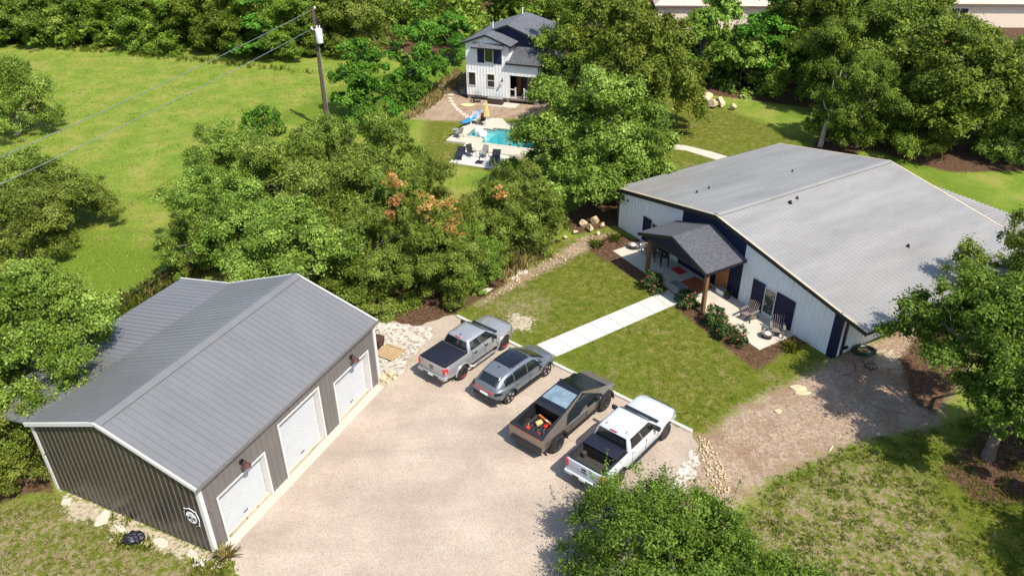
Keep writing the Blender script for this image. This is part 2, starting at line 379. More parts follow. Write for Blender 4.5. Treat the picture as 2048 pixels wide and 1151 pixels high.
    lush = mix(mrange(mid, .4, .7, 0, .6), (.140, .205, .018), (.080, .140, .010))
    field = mix(mask('lush', 2.6, 1.1), field, lush)
    # lawn: olive, patchy, straw coloured where thin
    lawn = ramp(clump, [(.34, (.066, .094, .007)), (.47, (.118, .140, .011)), (.57, (.170, .172, .026)), (.68, (.265, .210, .085))])
    lawn = mix(mrange(huge, .4, .62, 0, .55), lawn, (.120, .160, .014))
    lawn = mix(mrange(noise(.9, 6, .75, .6), .55, .70, 0, .75), lawn, (.300, .235, .105))
    lawn = mix(mrange(blade, .48, .72, 0, .65), lawn, (.042, .062, .006))
    soil = ramp(mid, [(.3, (.215, .150, .085)), (.5, (.330, .245, .160)), (.7, (.420, .330, .235))])
    spots = mrange(noise(3.4, 4, .7, .8), .44, .56)
    thin = mix(spots, mix(mrange(mid, .35, .65), (.085, .120, .010), (.170, .200, .026)), soil)
    lawn = mix(math_('MULTIPLY', mask('thin', 3.4, .9, big), .72), lawn, thin)
    c = mix(mask('lawn', 1.6, .5), field, lawn)
    dirt = ramp(mid, [(.3, (.24, .165, .11)), (.5, (.38, .28, .20)), (.7, (.50, .395, .30))])
    dirt = mix(mrange(clump, .5, .72, 0, .55), dirt, (.225, .165, .128))
    dirt = mix(mrange(noise(.55, 5, .7, .5), .46, .62, 0, .7), dirt, (.25, .155, .095))
    vor = N.new('ShaderNodeTexVoronoi'); vor.inputs['Scale'].default_value = 9; L.new(tc.outputs['Object'], vor.inputs['Vector'])
    dirt = mix(mrange(vor.outputs['Distance'], .12, .05, 0, .8), dirt, (.46, .38, .31))
    c = mix(mask('dirt', 1.9, .3), c, dirt)
    mul = ramp(mid, [(.3, (.045, .024, .012)), (.5, (.105, .058, .032)), (.72, (.200, .125, .080))])
    c = mix(mask('mulch', .9, .15), c, mul)
    bare = ramp(mid, [(.3, (.30, .235, .15)), (.5, (.46, .39, .28)), (.7, (.56, .49, .38))])
    c = mix(mask('bare', 1.5, .1, mid), c, bare)
    c = mix(mrange(fine, .35, .65, .0, .35), c, mix(1.0, c, (.45, .45, .4), 'MULTIPLY'))
    L.new(c, PB.inputs['Base Color']); PB.inputs['Roughness'].default_value = .95; PB.inputs['Specular IOR Level'].default_value = .15
    h = math_('ADD', math_('MULTIPLY', blade, 1.0), math_('MULTIPLY', fine, .5))
    b = N.new('ShaderNodeBump'); b.inputs['Strength'].default_value = .8; b.inputs['Distance'].default_value = .10
    L.new(h, b.inputs['Height']); L.new(b.outputs[0], PB.inputs['Normal'])
    return o
GROUND = ground()

def stone_mat(name, c1, c2, c3, scale, speck):
    m = bpy.data.materials.new(name); N, L, PB = nodes(m)
    tc = N.new('ShaderNodeTexCoord'); v = N.new('ShaderNodeTexVoronoi'); v.inputs['Scale'].default_value = scale; L.new(tc.outputs['Object'], v.inputs['Vector'])
    hs = N.new('ShaderNodeSeparateColor'); L.new(v.outputs['Color'], hs.inputs[0])
    r = N.new('ShaderNodeValToRGB'); e = r.color_ramp.elements; e[0].position = .0; e[0].color = (*c1, 1); e[1].position = 1; e[1].color = (*c3, 1)
    k = e.new(.45); k.color = (*c2, 1); L.new(hs.outputs[0], r.inputs[0])
    n = N.new('ShaderNodeTexNoise'); n.inputs['Scale'].default_value = .32; n.inputs['Detail'].default_value = 6; n.inputs['Roughness'].default_value = .65; L.new(tc.outputs['Object'], n.inputs['Vector'])
    mr = N.new('ShaderNodeMapRange'); mr.inputs[1].default_value = .38; mr.inputs[2].default_value = .66; mr.inputs[3].default_value = .84; mr.inputs[4].default_value = 1.08; L.new(n.outputs[0], mr.inputs[0])
    mx = N.new('ShaderNodeVectorMath'); mx.operation = 'SCALE'; L.new(r.outputs[0], mx.inputs[0]); L.new(mr.outputs[0], mx.inputs['Scale'])
    mp = N.new('ShaderNodeMapping'); mp.inputs['Rotation'].default_value = (0, 0, R(-62)); mp.inputs['Scale'].default_value = (.07, .55, 1); L.new(tc.outputs['Object'], mp.inputs[0])
    nt2 = N.new('ShaderNodeTexNoise'); nt2.inputs['Scale'].default_value = 1.0; nt2.inputs['Detail'].default_value = 3; nt2.inputs['Distortion'].default_value = .4; L.new(mp.outputs[0], nt2.inputs['Vector'])
    mt = N.new('ShaderNodeMapRange'); mt.inputs[1].default_value = .38; mt.inputs[2].default_value = .62; mt.inputs[3].default_value = .93; mt.inputs[4].default_value = 1.04; L.new(nt2.outputs[0], mt.inputs[0])
    ms = N.new('ShaderNodeMath'); ms.operation = 'MULTIPLY'; L.new(mr.outputs[0], ms.inputs[0]); L.new(mt.outputs[0], ms.inputs[1]); L.new(ms.outputs[0], mx.inputs['Scale'])
    n2 = N.new('ShaderNodeTexNoise'); n2.inputs['Scale'].default_value = 1.6; n2.inputs['Detail'].default_value = 8; n2.inputs['Roughness'].default_value = .8; L.new(tc.outputs['Object'], n2.inputs['Vector'])
    m2 = N.new('ShaderNodeMapRange'); m2.inputs[1].default_value = .60; m2.inputs[2].default_value = .72; m2.inputs[4].default_value = speck; L.new(n2.outputs[0], m2.inputs[0])
    mm = N.new('ShaderNodeMix'); mm.data_type = 'RGBA'; L.new(m2.outputs[0], mm.inputs[0]); L.new(mx.outputs[0], mm.inputs[6]); mm.inputs[7].default_value = (.16, .125, .09, 1)
    L.new(mm.outputs[2], PB.inputs['Base Color']); PB.inputs['Roughness'].default_value = .95; PB.inputs['Specular IOR Level'].default_value = .2
    b = N.new('ShaderNodeBump'); b.inputs['Strength'].default_value = .7; b.inputs['Distance'].default_value = .03
    L.new(v.outputs['Distance'], b.inputs['Height']); b.invert = True; L.new(b.outputs[0], PB.inputs['Normal'])
    return m
M['gravel'] = stone_mat('fine_tan_gravel', (.31, .245, .190), (.405, .332, .264), (.455, .383, .314), 34, .42)
M['gravel_white'] = stone_mat('coarse_white_gravel', (.20, .165, .135), (.44, .385, .325), (.60, .54, .47), 8, .35)

from mathutils.geometry import tessellate_polygon
def sheet(name, outline, z, m, rag=0.0, step=.35, hole=None, thick=0.0, kind='structure', seed=1):
    rg = random.Random(seed); pts = []
    for i, a in enumerate(outline):
        b = outline[(i + 1) % len(outline)]; k = max(1, int((b - a).length / step)) if rag else 1
        for j in range(k):
            p = a.lerp(b, j / k); pts.append(Vector((p.x + rg.uniform(-rag, rag), p.y + rg.uniform(-rag, rag), z)))
    loops = [pts]
    if hole: loops.append([Vector((p.x, p.y, z)) for p in hole])
    tris = tessellate_polygon(loops); allp = [p for l in loops for p in l]
    vs = [tuple(p) for p in allp]; fs = [tuple(t) for t in tris]
    if thick:
        n = len(vs); vs += [(x, y, zz - thick) for x, y, zz in vs]; b0 = 0
        for l in loops:
            k = len(l); fs += [(b0 + i, b0 + (i + 1) % k, n + b0 + (i + 1) % k, n + b0 + i) for i in range(k)]; b0 += k
    me = bpy.data.meshes.new(name); me.from_pydata(vs, [], fs); me.materials.append(m)
    bm = bmesh.new(); bm.from_mesh(me)
    if not thick:
        for f in bm.faces:
            if f.normal.z < 0: f.normal_flip()
    else: bmesh.ops.recalc_face_normals(bm, faces=bm.faces)
    bm.to_mesh(me); bm.free()
    o = bpy.data.objects.new(name, me); COL.objects.link(o)
    if kind: o['kind'] = kind
    return o

sheet('gravel_driveway', DRIVE, .012, M['gravel'], rag=.14, step=.3)
sheet('white_gravel_bed', [gl(11.6, .6)] + px((742, 650), (765, 645), (860, 655), (868, 668), (822, 712), (800, 748), (768, 765)) , .022, M['gravel_white'], rag=.16, step=.25)
sheet('gravel_margin', px((1388, 900), (1400, 930), (1370, 975), (1320, 1010), (1285, 1040), (1268, 1030), (1300, 996), (1340, 962), (1360, 935)), .022, M['gravel_white'], rag=.14, step=.25)
# kerb along the parking row, walk, patio
a, b = at(914, 633), at(1384, 864); d = (b - a).normalized(); k_ = MB()
L_ = (b - a).length; n_ = 5
for i in range(n_):
    k_.bar(a + d * (L_ * i / n_ + .006) + Vector((0, 0, .05)), a + d * (L_ * (i + 1) / n_ - .006) + Vector((0, 0, .05)), .17, .14)
k_.build('kerb', M['kerb'], bevel=.02)['kind'] = 'structure'
wq = MB(); w0, w1 = px((1073, 690), (1112, 713)); w3, w2 = hl(-2.66, 9.6), hl(-2.66, 8.2); nw = 8
for i in range(nw):
    f0, f1 = i / nw + .0012, (i + 1) / nw - .0012; wq.prism([w0.lerp(w3, f0), w1.lerp(w2, f0), w1.lerp(w2, f1), w0.lerp(w3, f1)], -.04, .035)
wq.build('front_walk', M['concrete_white'])['kind'] = 'structure'
sheet('patio', [hl(-2.64, 2.45), hl(-.01, 2.45), hl(-.01, 15.25), hl(-2.5, 15.15)], .05, M['concrete'], thick=.1)
back = [at(*p) for p in ((1325, 287), (1370, 291), (1420, 303), (1470, 318), (1500, 332))]
fr = [at(*p) for p in ((1470, 334), (1425, 318), (1370, 301), (1330, 297))]
sheet('back_walk', back + fr, .03, M['concrete'], thick=.06)
# pool deck, terrace and pool
sheet('pool_deck', DECK, .16, M['concrete'], hole=POOL, thick=.2)
sheet('pool_terrace', [pl(2.15, -1.52), pl(2.2, -4.45), pl(6.75, -4.65), pl(6.6, -2.5), pl(6.4, -1.52)], .06, M['concrete_white'], thick=.1)
sw = thing('swimming_pool', 'turquoise swimming pool with a shallow ledge behind the big oak', 'pool', P0, FZ)
q = MB()
LP = ((1.2, 1.42), (1.2, 3.72), (3.1, 3.8), (3.02, 1.42)); DP = ((3.15, .28), (3.02, 1.42), (3.1, 3.8), (3.1, 4.2), (8.7, 4.2), (8.7, .28))
for i in range(3):
    a, b = (LP[3], LP[0], LP[1], LP[2])[i:i + 2]
    q.add([(a[0], a[1], .13), (b[0], b[1], .13), (b[0], b[1], -.3), (a[0], a[1], -.3)], [(0, 1, 2, 3)])
q.add([(x, y, -.28) for x, y in LP], [(0, 1, 2, 3)]); q.build('ledge', M['pool_ledge'], sw)
q = MB(); K = len(DP)
for i in range(K):
    a, b = DP[i], DP[(i + 1) % K]; t = -.28 if i == 1 else .13
    q.add([(a[0], a[1], t), (b[0], b[1], t), (b[0], b[1], -1.4), (a[0], a[1], -1.4)], [(0, 1, 2, 3)])
q.add([(x, y, -1.4) for x, y in DP], [tuple(range(K))]); q.build('basin', M['pool_tile'], sw)
q = MB(); PL = [(1.2, 1.42), (1.2, 3.72), (3.1, 3.8), (3.1, 4.2), (8.7, 4.2), (8.7, .28), (3.15, .28), (3.02, 1.42)]
for i in range(8):
    a, b = Vector((*PL[i], .175)), Vector((*PL[(i + 1) % 8], .175)); d = (b - a).normalized(); nrm = Vector((-d.y, d.x, 0))
    q.bar(a + nrm * .13 , b + nrm * .13 , .26, .05)
q.build('coping', M['limestone_pale'], sw)
wm = bpy.data.materials.new('pool_water'); N, L, PB = nodes(wm)
tr = N.new('ShaderNodeBsdfTransparent'); tr.inputs[0].default_value = (.62, .93, .96, 1); gl_ = N.new('ShaderNodeBsdfGlossy'); gl_.inputs['Roughness'].default_value = .03
fr_ = N.new('ShaderNodeFresnel'); fr_.inputs[0].default_value = 1.33; mx = N.new('ShaderNodeMixShader')
bn = N.new('ShaderNodeTexNoise'); bn.inputs['Scale'].default_value = 3; bu = N.new('ShaderNodeBump'); bu.inputs['Strength'].default_value = .15; tc = N.new('ShaderNodeTexCoord')
L.new(tc.outputs['Object'], bn.inputs['Vector']); L.new(bn.outputs[0], bu.inputs['Height']); L.new(bu.outputs[0], gl_.inputs['Normal']); L.new(bu.outputs[0], fr_.inputs['Normal'])
L.new(fr_.outputs[0], mx.inputs[0]); L.new(tr.outputs[0], mx.inputs[1]); L.new(gl_.outputs[0], mx.inputs[2]); L.new(mx.outputs[0], N['Material Output'].inputs[0])
sheet('pool_water', POOL, .06, wm)
# ------------------------------------------------------------------ buildings
def ribs_on(mb, a0, a1, zlo, zhi, pitch, w, h, plane, base, out, skip=None):
    """vertical trapezoid ribs on a wall. plane 'x': wall runs along x at y=base; plane 'y': along y at x=base; out=+-1"""
    n = int((a1 - a0) / pitch)
    for i in range(1, n):
        c = a0 + i * (a1 - a0) / n
        for z0, z1 in (skip(c) if skip else [(zlo, zhi(c) if callable(zhi) else zhi)]):
            if z1 - z0 < .05: continue
            prof = ((-w / 2, 0), (-w / 4, h), (w / 4, h), (w / 2, 0))
            rings = []
            for z in (z0, z1):
                rings.append([((c + p, base + out * q, z) if plane == 'x' else (base + out * q, c + p, z)) for p, q in prof])
            mb.loft(rings)

def roof_slope(mb, p00, p10, p11, p01, t, pitch, rh=.03, rw=.05):
    """eave p00-p10, ridge p01-p11 (upper surface); slab of thickness t with ribs running up the slope"""
    p = [Vector(q) for q in (p00, p10, p11, p01)]; n = (p[1] - p[0]).cross(p[3] - p[0]).normalized()
    if n.z < 0: n = -n
    mb.slab([q - n * t for q in p], n, t)
    L = (p[1] - p[0]).length; k = int(L / pitch); e = (p[1] - p[0]).normalized()
    for i in range(k + 1):
        f = i / k * .994 + .003; a = p[0].lerp(p[1], f); b = p[3].lerp(p[2], f); a = a.lerp(b, .004); b = b.lerp(a, .004)
        A = [a - e * rw / 2, a - e * rw / 4 + n * rh, a + e * rw / 4 + n * rh, a + e * rw / 2]
        mb.loft([A, [q + (b - a) for q in A]])

# ---- garage (local x = along the doors, y = away from the doors)
GL, GD, GE, GR = 11.55, 8.55, 3.58, 5.08
ga = thing('garage', 'grey metal garage with three white roller doors and a lean-to roof', 'garage', G0, GZ)
OPEN = ((.72, 3.35, 2.26), (4.38, 7.05, 2.86), (8.13, 10.82, 2.32))
f = MB(); x = 0.0
for x0, x1, zt in OPEN:
    f.box(x, x0, 0, .14, 0, GE); f.box(x0, x1, 0, .14, zt, GE); x = x1
f.box(x, GL, 0, .14, 0, GE)
def skipf(c):
    for x0, x1, zt in OPEN:
        if x0 - .06 < c < x1 + .06: return [(zt + .07, GE)]
    return [(0, GE)]
f.mat = 0
ribs_on(f, 0.05, GL - .05, 0, GE, .30, .05, .025, 'x', 0.0, -1, skipf)
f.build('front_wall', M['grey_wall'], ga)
def gz(y): return GE + (GR - GE) * (1 - abs(y - GD / 2) / (GD / 2))
def gable(x, t):
    q = MB(); q.slab([(x, 0.141, 0), (x, GD, 0), (x, GD, GE - .09), (x, GD / 2, GR - .09), (x, .141, gz(.141) - .09)], (1, 0, 0), t); return q
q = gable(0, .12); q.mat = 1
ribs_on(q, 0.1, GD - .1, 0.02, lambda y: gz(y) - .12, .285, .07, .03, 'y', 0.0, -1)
q.build('gable_wall', [M['dark_siding'], M['rib_glare']], ga)
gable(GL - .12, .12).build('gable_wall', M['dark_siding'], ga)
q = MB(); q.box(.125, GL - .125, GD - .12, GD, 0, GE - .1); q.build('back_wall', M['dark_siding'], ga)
q = MB(); roof_slope(q, (-.1, -.12, GE - .03), (GL + .1, -.12, GE - .03), (GL + .1, GD / 2, GR + .012), (-.1, GD / 2, GR + .012), .07, .305)
roof_slope(q, (-.1, GD + .1, GE - .03), (GL + .1, GD + .1, GE - .03), (GL + .1, GD / 2 + .002, GR + .012), (-.1, GD / 2 + .002, GR + .012), .07, .305)
q.build('roof', M['grey_roof'], ga)
q = MB(); roof_slope(q, (-.1, 12.2, 3.02), (GL + .1, 12.2, 3.02), (GL + .1, GD + .115, GE - .03), (-.1, GD + .115, GE - .03), .06, .305)
q.build('lean_to_roof', M['grey_roof'], ga)
for i, xx in enumerate((.1, 3.9, 7.7, GL - .1)):
    q = MB(); q.box(xx - .07, xx + .07, 11.95, 12.09, 0, 2.92); q.build('lean_to_post', M['dark_siding'], ga)
sl_ = (GR - GE) / (GD / 2)
q = MB()
for s in (-1, 1):
    y1 = GD / 2 + s * .30; q.slab([(-.13, GD / 2, GR + .06), (GL + .13, GD / 2, GR + .06), (GL + .13, y1, GR + .06 - .3 * sl_), (-.13, y1, GR + .06 - .3 * sl_)], (0, s * .33, .94), .015)
q.build('ridge_cap', M['grey_roof'], ga)
for xx in (-.14, GL + .14):
    q = MB()
    q.bar((xx, -.14, GE - .06), (xx, GD / 2, GR - .02), .07, .16); q.bar((xx, GD / 2, GR - .02), (xx, GD + .12, GE - .06), .07, .16)
    if xx > 0: q.bar((xx, GD + .12, GE - .08), (xx, 12.22, 3.0), .07, .13)
    q.build('rake_trim', M['white_trim'], ga)
for xx, yy in ((-.02, -.02), (GL - .13, -.02), (-.02, GD - .13)):
    q = MB(); q.box(xx - .02, xx + .14, yy - .03, yy + .14, 0, GE - .07); q.build('corner_trim', M['white_trim'], ga)
q = MB(); q.box(-.16, GL + .16, -.2, -.125, GE - .14, GE - .02); q.build('gutter', M['grey_wall'], ga)
for x0, x1, zt in OPEN:
    d = MB(); n = int(zt / .115); rings = []
    for i in range(n):
        z0 = .03 + (zt - .03) * i / n; z1 = .03 + (zt - .03) * (i + 1) / n
        for zz, yy in ((z0, .300), (z0 + (z1 - z0) * .3, .262), (z0 + (z1 - z0) * .85, .262)):
            rings.append([(x0 + .05, yy, zz), (x1 - .05, yy, zz)])
    rings.append([(x0 + .05, .285, zt), (x1 - .05, .285, zt)])
    d.loft(rings, cap=False, closed=False)
    dd = d.build('roller_door', M['door_white'], ga)
    h = MB(); h.box((x0 + x1) / 2 - .12, (x0 + x1) / 2 + .12, .235, .255, .22, .26); h.build('handle', M['dark_metal'], dd)
    q = MB(); q.box(x0 - .05, x0 + .03, -.03, .30, .02, zt + .05); q.box(x1 - .03, x1 + .05, -.03, .30, .02, zt + .05); q.box(x0 + .03, x1 - .03, -.03, .30, zt - .01, zt + .05)
    q.build('door_frame', M['white_trim'], ga)
q = MB(); q.box(.3, GL - .3, -.42, -.001, -.1, .05); q.box(.14, GL - .14, .145, GD - .125, -.1, .04); q.build('floor_slab', M['concrete'], ga)
for xx in (2.16, 9.53):
    q = MB(); q.lathe([(.0, 0), (.11, 0), (.11, -.04), (0, -.04)], 14, 'y', (xx, -.02, 2.86)); q.tube([(xx, -.05, 2.9), (xx, -.14, 3.0), (xx, -.24, 2.98), (xx, -.26, 2.88)], .022)
    lm = q.build('wall_lamp', M['dark_metal'], ga)
    q = MB(); q.lathe([(.03, .12), (.07, .1), (.10, .04), (.19, -.04), (.185, -.05), (.09, .02), (.0, .04)], 18, 'z', (xx, -.26, 2.78)); q.build('lamp_shade', M['rust'], lm, smooth=40)
q = MB(); q.box(.22, .34, -.06, -.026, 1.98, 2.14); q.build('outlet_box', M['grey_wall'], ga, bevel=.01)

# sign on the gable: oval plate with points at its four corners
sg = thing('wall_sign', 'oval black and white sign on the ribbed gable of the garage', 'sign', gl(-.04, .64, 1.76), GZ)
def oval(a, b, notch):
    pts = []
    for i in range(48):
        t = 2 * math.pi * i / 48; c, s = math.cos(t), math.sin(t)
        k = 1 + notch * max(0, 1 - abs(abs(math.degrees(math.atan2(abs(s), abs(c)))) - 45) / 9)
        pts.append((a * k * c, b * k * s))
    return pts
def plate(name, a, b, nt_, x0, x1, m):
    q = MB(); q.slab([(x1, y, z) for y, z in oval(a, b, nt_)], (1, 0, 0), x0 - x1); return q.build(name, m, sg)
plate('border', .36, .45, .16, 0, -.02, M['white_plastic']); plate('field', .33, .42, .16, -.0205, -.03, M['black_plastic']); plate('centre', .25, .29, 0, -.0305, -.04, M['white_plastic'])
q = MB()
def stroke(pts, r=.014): q.tube([(-.047, -y, z) for y, z in pts], r, 4)
# five bold script letters and a small badge below, as far as they can be read
for k, (cx, g) in enumerate(((-.19, 'C'), (-.10, 'O'), (-.01, 'R'), (.085, 'S'), (.17, 'E'))):
    z0, hh, ww = -.02 + .02 * (k == 2), .05 + .02 * (k in (0, 2)), .035
    G_ = {'C': [[(ww, hh * .7), (0, hh), (-ww, 0), (0, -hh), (ww, -hh * .7)]], 'O': [[(0, hh), (ww, 0), (0, -hh), (-ww, 0), (0, hh)]],
          'R': [[(-ww, -hh), (-ww, hh), (ww, hh * .5), (-ww, 0), (ww, -hh)]], 'S': [[(ww, hh), (-ww, hh * .5), (ww, -hh * .4), (-ww, -hh)]],
          'E': [[(ww, hh), (-ww, hh), (-ww, -hh), (ww, -hh)], [(-ww, 0), (ww * .6, 0)]]}[g]
    for st in G_: stroke([(cx + a, z0 + b) for a, b in st])
q.obox((-.047, 0, -.16), (.012, .09, .06)); stroke([(-.05, .14), (0, .18), (.05, .14)], .01)
q.build('lettering', M['black_plastic'], sg)

# ---- white house (local x = away from the front gable, y = left along it)
HW, HD, HE, HR = 18.0, 15.1, 2.80, 4.46
ho = thing('house', 'white metal house with navy gable centre, galvanised roof and shingled porch', 'house', H0, HZ)
def hz(y): return HE + (HR - HE) * (1 - abs(y - 9) / 9)
def hgable(x, t, y0, y1):
    ys = [y0] + ([9.0] if y0 < 9 < y1 else []) + [y1]
    q = MB(); q.slab([(x, y0, 0), (x, y1, 0)] + [(x, y, hz(y) - .02) for y in ys[::-1]], (1, 0, 0), t); return q
N0, N1 = 6.62, 11.82
for y0, y1 in ((0, N0), (N1, HW)):
    q = hgable(0, .12, y0, y1); ribs_on(q, y0 + .02, y1 - .02, .03, lambda y: hz(y) - .04, .30, .07, .026, 'y', 0.0, -1)
    q.build('front_wall', M['white_wall'], ho)
q = hgable(.015, .105, N0 + .001, N1 - .001); ribs_on(q, N0, N1, .03, lambda y: hz(y) - .04, .30, .05, .02, 'y', 0.015, -1); q.build('entry_wall', M['navy'], ho)
hgable(HD - .12, .12, 0, HW).build('back_wall', M['white_wall'], ho)
q = MB(); q.box(.121, HD - .121, 0, .12, 0, HE - .03); ribs_on(q, .3, HD - .2, .03, HE - .04, .30, .07, .026, 'x', 0.0, -1); q.build('side_wall', M['white_wall'], ho)
q = MB(); q.box(.121, HD - .121, HW - .12, HW, 0, HE - .03); ribs_on(q, .3, HD - .2, .03, HE - .04, .30, .07, .026, 'x', HW, 1); q.build('side_wall', M['white_wall'], ho)
rs = (HR - HE) / 9.0
q = MB(); F_, B_ = -.14, HD + .1
roof_slope(q, (F_, HW + .18, HE + .06 - .18 * rs), (B_, HW + .18, HE + .06 - .18 * rs), (B_, 9.001, HR + .06), (F_, 9.001, HR + .06), .05, .31, .013, .045)
roof_slope(q, (F_, -.02, HE + .06), (B_, -.02, HE + .06), (B_, 8.999, HR + .06), (F_, 8.999, HR + .06), .05, .31, .013, .045)
roof_slope(q, (F_, -1.62, HE - .17), (B_ - 1, -2.4, HE - .28), (B_ - 1, -.025, HE + .055), (F_, -.025, HE + .055), .05, .31, .013, .045)
q.build('roof', M['galv'], ho)
q = MB()
for s in (-1, 1): q.slab([(F_ - .01, 9, HR + .115), (B_ + .01, 9, HR + .115), (B_ + .01, 9 + s * .22, HR + .115 - .22 * rs), (F_ - .01, 9 + s * .22, HR + .115 - .22 * rs)], (0, s * .18, .98), .012)
q.build('ridge_cap', M['galv'], ho)
for xx, dx in ((F_ - .035, -1), (B_ + .035, 1)):
    q = MB(); q.bar((xx, HW + .2, HE - .11 - .18 * rs), (xx, 9, HR - .11), .06, .25); q.bar((xx, 9, HR - .11), (xx, -1.62 if dx < 0 else 0, (HE - .33) if dx < 0 else HE - .11), .06, .25); q.build('rake_board', M['black_trim'], ho)
    q = MB(); q.bar((xx, HW + .2, HE + .045 - .18 * rs), (xx, 9, HR + .05), .10, .05); q.bar((xx, 9, HR + .05), (xx, -.02, HE + .06), .10, .05)
    if dx < 0: q.bar((xx, -.02, HE + .05), (xx, -1.64, HE - .18), .10, .05)
    q.build('roof_edge', M['tan_trim'], ho)
q = MB(); q.bar((F_ - .03, -1.66, HE - .26), (B_ - 1, -2.44, HE - .37), .06, .14); q.build('gutter', M['black_trim'], ho)
q = MB(); q.bar((F_, HW + .22, HE - .09), (B_, HW + .22, HE - .09), .06, .2); q.build('gutter', M['black_trim'], ho)
q = MB(); q.box(-.035, -.001, .0, .36, 0, hz(.2) - .1); q.box(-.035, .30, -.03, -.001, 0, HE - .1); q.build('corner_board', M['navy'], ho)
q = MB(); q.box(.55, .72, -.07, -.001, 0, HE - .1); q.build('downspout', M['black_trim'], ho)
q = MB(); q.box(-.035, -.001, HW - .16, HW, 0, hz(HW) - .1); q.build('corner_board', M['black_trim'], ho)
# back porch roof, lower than the main roof, sloping away
q = MB(); roof_slope(q, (19.25, 7.8, 2.25), (19.25, -.5, 2.25), (HD + .15, -.5, 2.55), (HD + .15, 7.8, 2.75), .05, .30, .05, .10); q.build('back_porch_roof', M['galv'], ho)
for xx, yy in ((19.0, 7.4), (19.0, 3.4), (19.0, -.2)):
    q = MB(); q.box(xx - .07, xx + .07, yy - .07, yy + .07, 0, 2.15); q.build('back_porch_post', M['black_trim'], ho)
for vx, vy, r in ((4.88, 8.13, .09), (5.67, 8.30, .06), (7.97, 2.2, .07), (3.37, 13.24, .05), (2.24, 13.12, .05), (9.5, 12.0, .05)):
    z = hz(vy) + .05; q = MB(); q.lathe([(0, -.08), (r * 1.8, -.08), (r * 1.6, .03), (r, .04), (r, .15), (r * .7, .155), (r * .7, .1), (0, .1)], 12, 'z', (vx, vy, z)); q.build('roof_vent', M['dark_metal'], ho)
def hwin(yl, yr, z0, z1, sl_l, sl_r):
    q = MB(); w_ = .06
    q.box(-.06, -.002, yr, yr + w_, z0, z1); q.box(-.06, -.002, yl - w_, yl, z0, z1); q.box(-.06, -.002, yr + w_, yl - w_, z0, z0 + w_); q.box(-.06, -.002, yr + w_, yl - w_, z1 - w_, z1)
    wn = q.build('window', M['white_trim'], ho)
    q = MB(); q.box(-.034, -.03, yr + w_, yl - w_, z0 + w_, z1 - w_); q.build('pane', M['glass_green'], wn)
    for a_, b_ in ((yl + .02, yl + sl_l), (yr - sl_r, yr - .02)):
        q = MB(); q.box(-.055, -.028, a_, b_, z0 - .12, z1 + .08)
        for zz in (z0 - .12, (z0 + z1) / 2 - .05, z1 - .02): q.box(-.075, -.0555, a_ + .02, b_ - .02, zz, zz + .1)
        for yy in (a_ + .001, b_ - .08): q.box(-.072, -.0555, yy, yy + .08, z0 - .115, z1 + .075)
        q.build('shutter', M['navy'], ho)
hwin(4.83, 4.02, .26, 1.86, .88, 1.28)
hwin(14.45, 13.65, .30, 1.78, .82, 1.0)
q = MB(); q.box(-.05, .014, 7.55, 8.5, .05, 2.05); dr = q.build('door', M['door_wood'], ho, bevel=.008)
for z0, z1 in ((.25, .9), (1.05, 1.9)):
    q = MB(); q.box(-.058, -.051, 7.68, 8.37, z0, z1); q.build('door_panel', M['door_wood'], dr)
q = MB(); q.lathe([(0, 0), (.03, 0), (.03, .05), (0, .05)], 10, 'x', (-.11, 8.42, 1.0)); q.build('handle', M['chrome'], dr)
q = MB(); q.box(-.04, .014, 8.62, 9.5, .05, 2.05); q.build('door', M['black_gloss'], ho)
q = MB(); q.lathe([(0, 0), (.04, .01), (.04, .06), (0, .07)], 10, 'x', (.78, -.09, .45)) ; q.obox((.86, -.08, .4), (.3, .1, .14)); q.build('hose_tap', M['dark_metal'], ho)
# porch
PA, PE, PZ, EZ = 9.32, 2.90, 3.72, 2.72
q = MB()
for s in (-1, 1):
    q.slab([(-3.05, PA, PZ), (-.06, PA, PZ), (-.06, PA + s * PE, EZ), (-3.05, PA + s * PE, EZ)], (0, s * .33, .94), .07)
po = q.build('porch_roof', M['shingle'], ho)
q = MB(); q.slab([(-2.85, PA - PE + .12, EZ - .08), (-2.85, PA + PE - .12, EZ - .08), (-2.85, PA, PZ - .02)], (1, 0, 0), .1); q.build('gable_panel', M['navy'], po)
q = MB()
for s in (-1, 1):
    q.bar((-3.07, PA, PZ - .03), (-3.07, PA + s * PE, EZ - .03), .05, .18); q.bar((-3.05, PA + s * (PE + .01), EZ - .02), (-.06, PA + s * (PE + .01), EZ - .02), .05, .16)
q.build('fascia', M['black_trim'], po)
q = MB()
for s in (-1, 1): q.bar((-2.8, PA + s * 2.45, EZ - .12), (-.03, PA + s * 2.45, EZ - .12), .14, .2)
q.bar((-2.72, PA - 2.6, EZ - .14), (-2.72, PA + 2.6, EZ - .14), .16, .2); q.build('porch_beam', M['black_trim'], po)
for yy in (6.66, 11.5):
    q = MB(); q.box(-2.80, -2.60, yy - .1, yy + .1, .05, EZ - .24); q.box(-2.84, -2.56, yy - .14, yy + .14, .05, .16); q.build('porch_post', M['wood_post'], ho, bevel=.012)
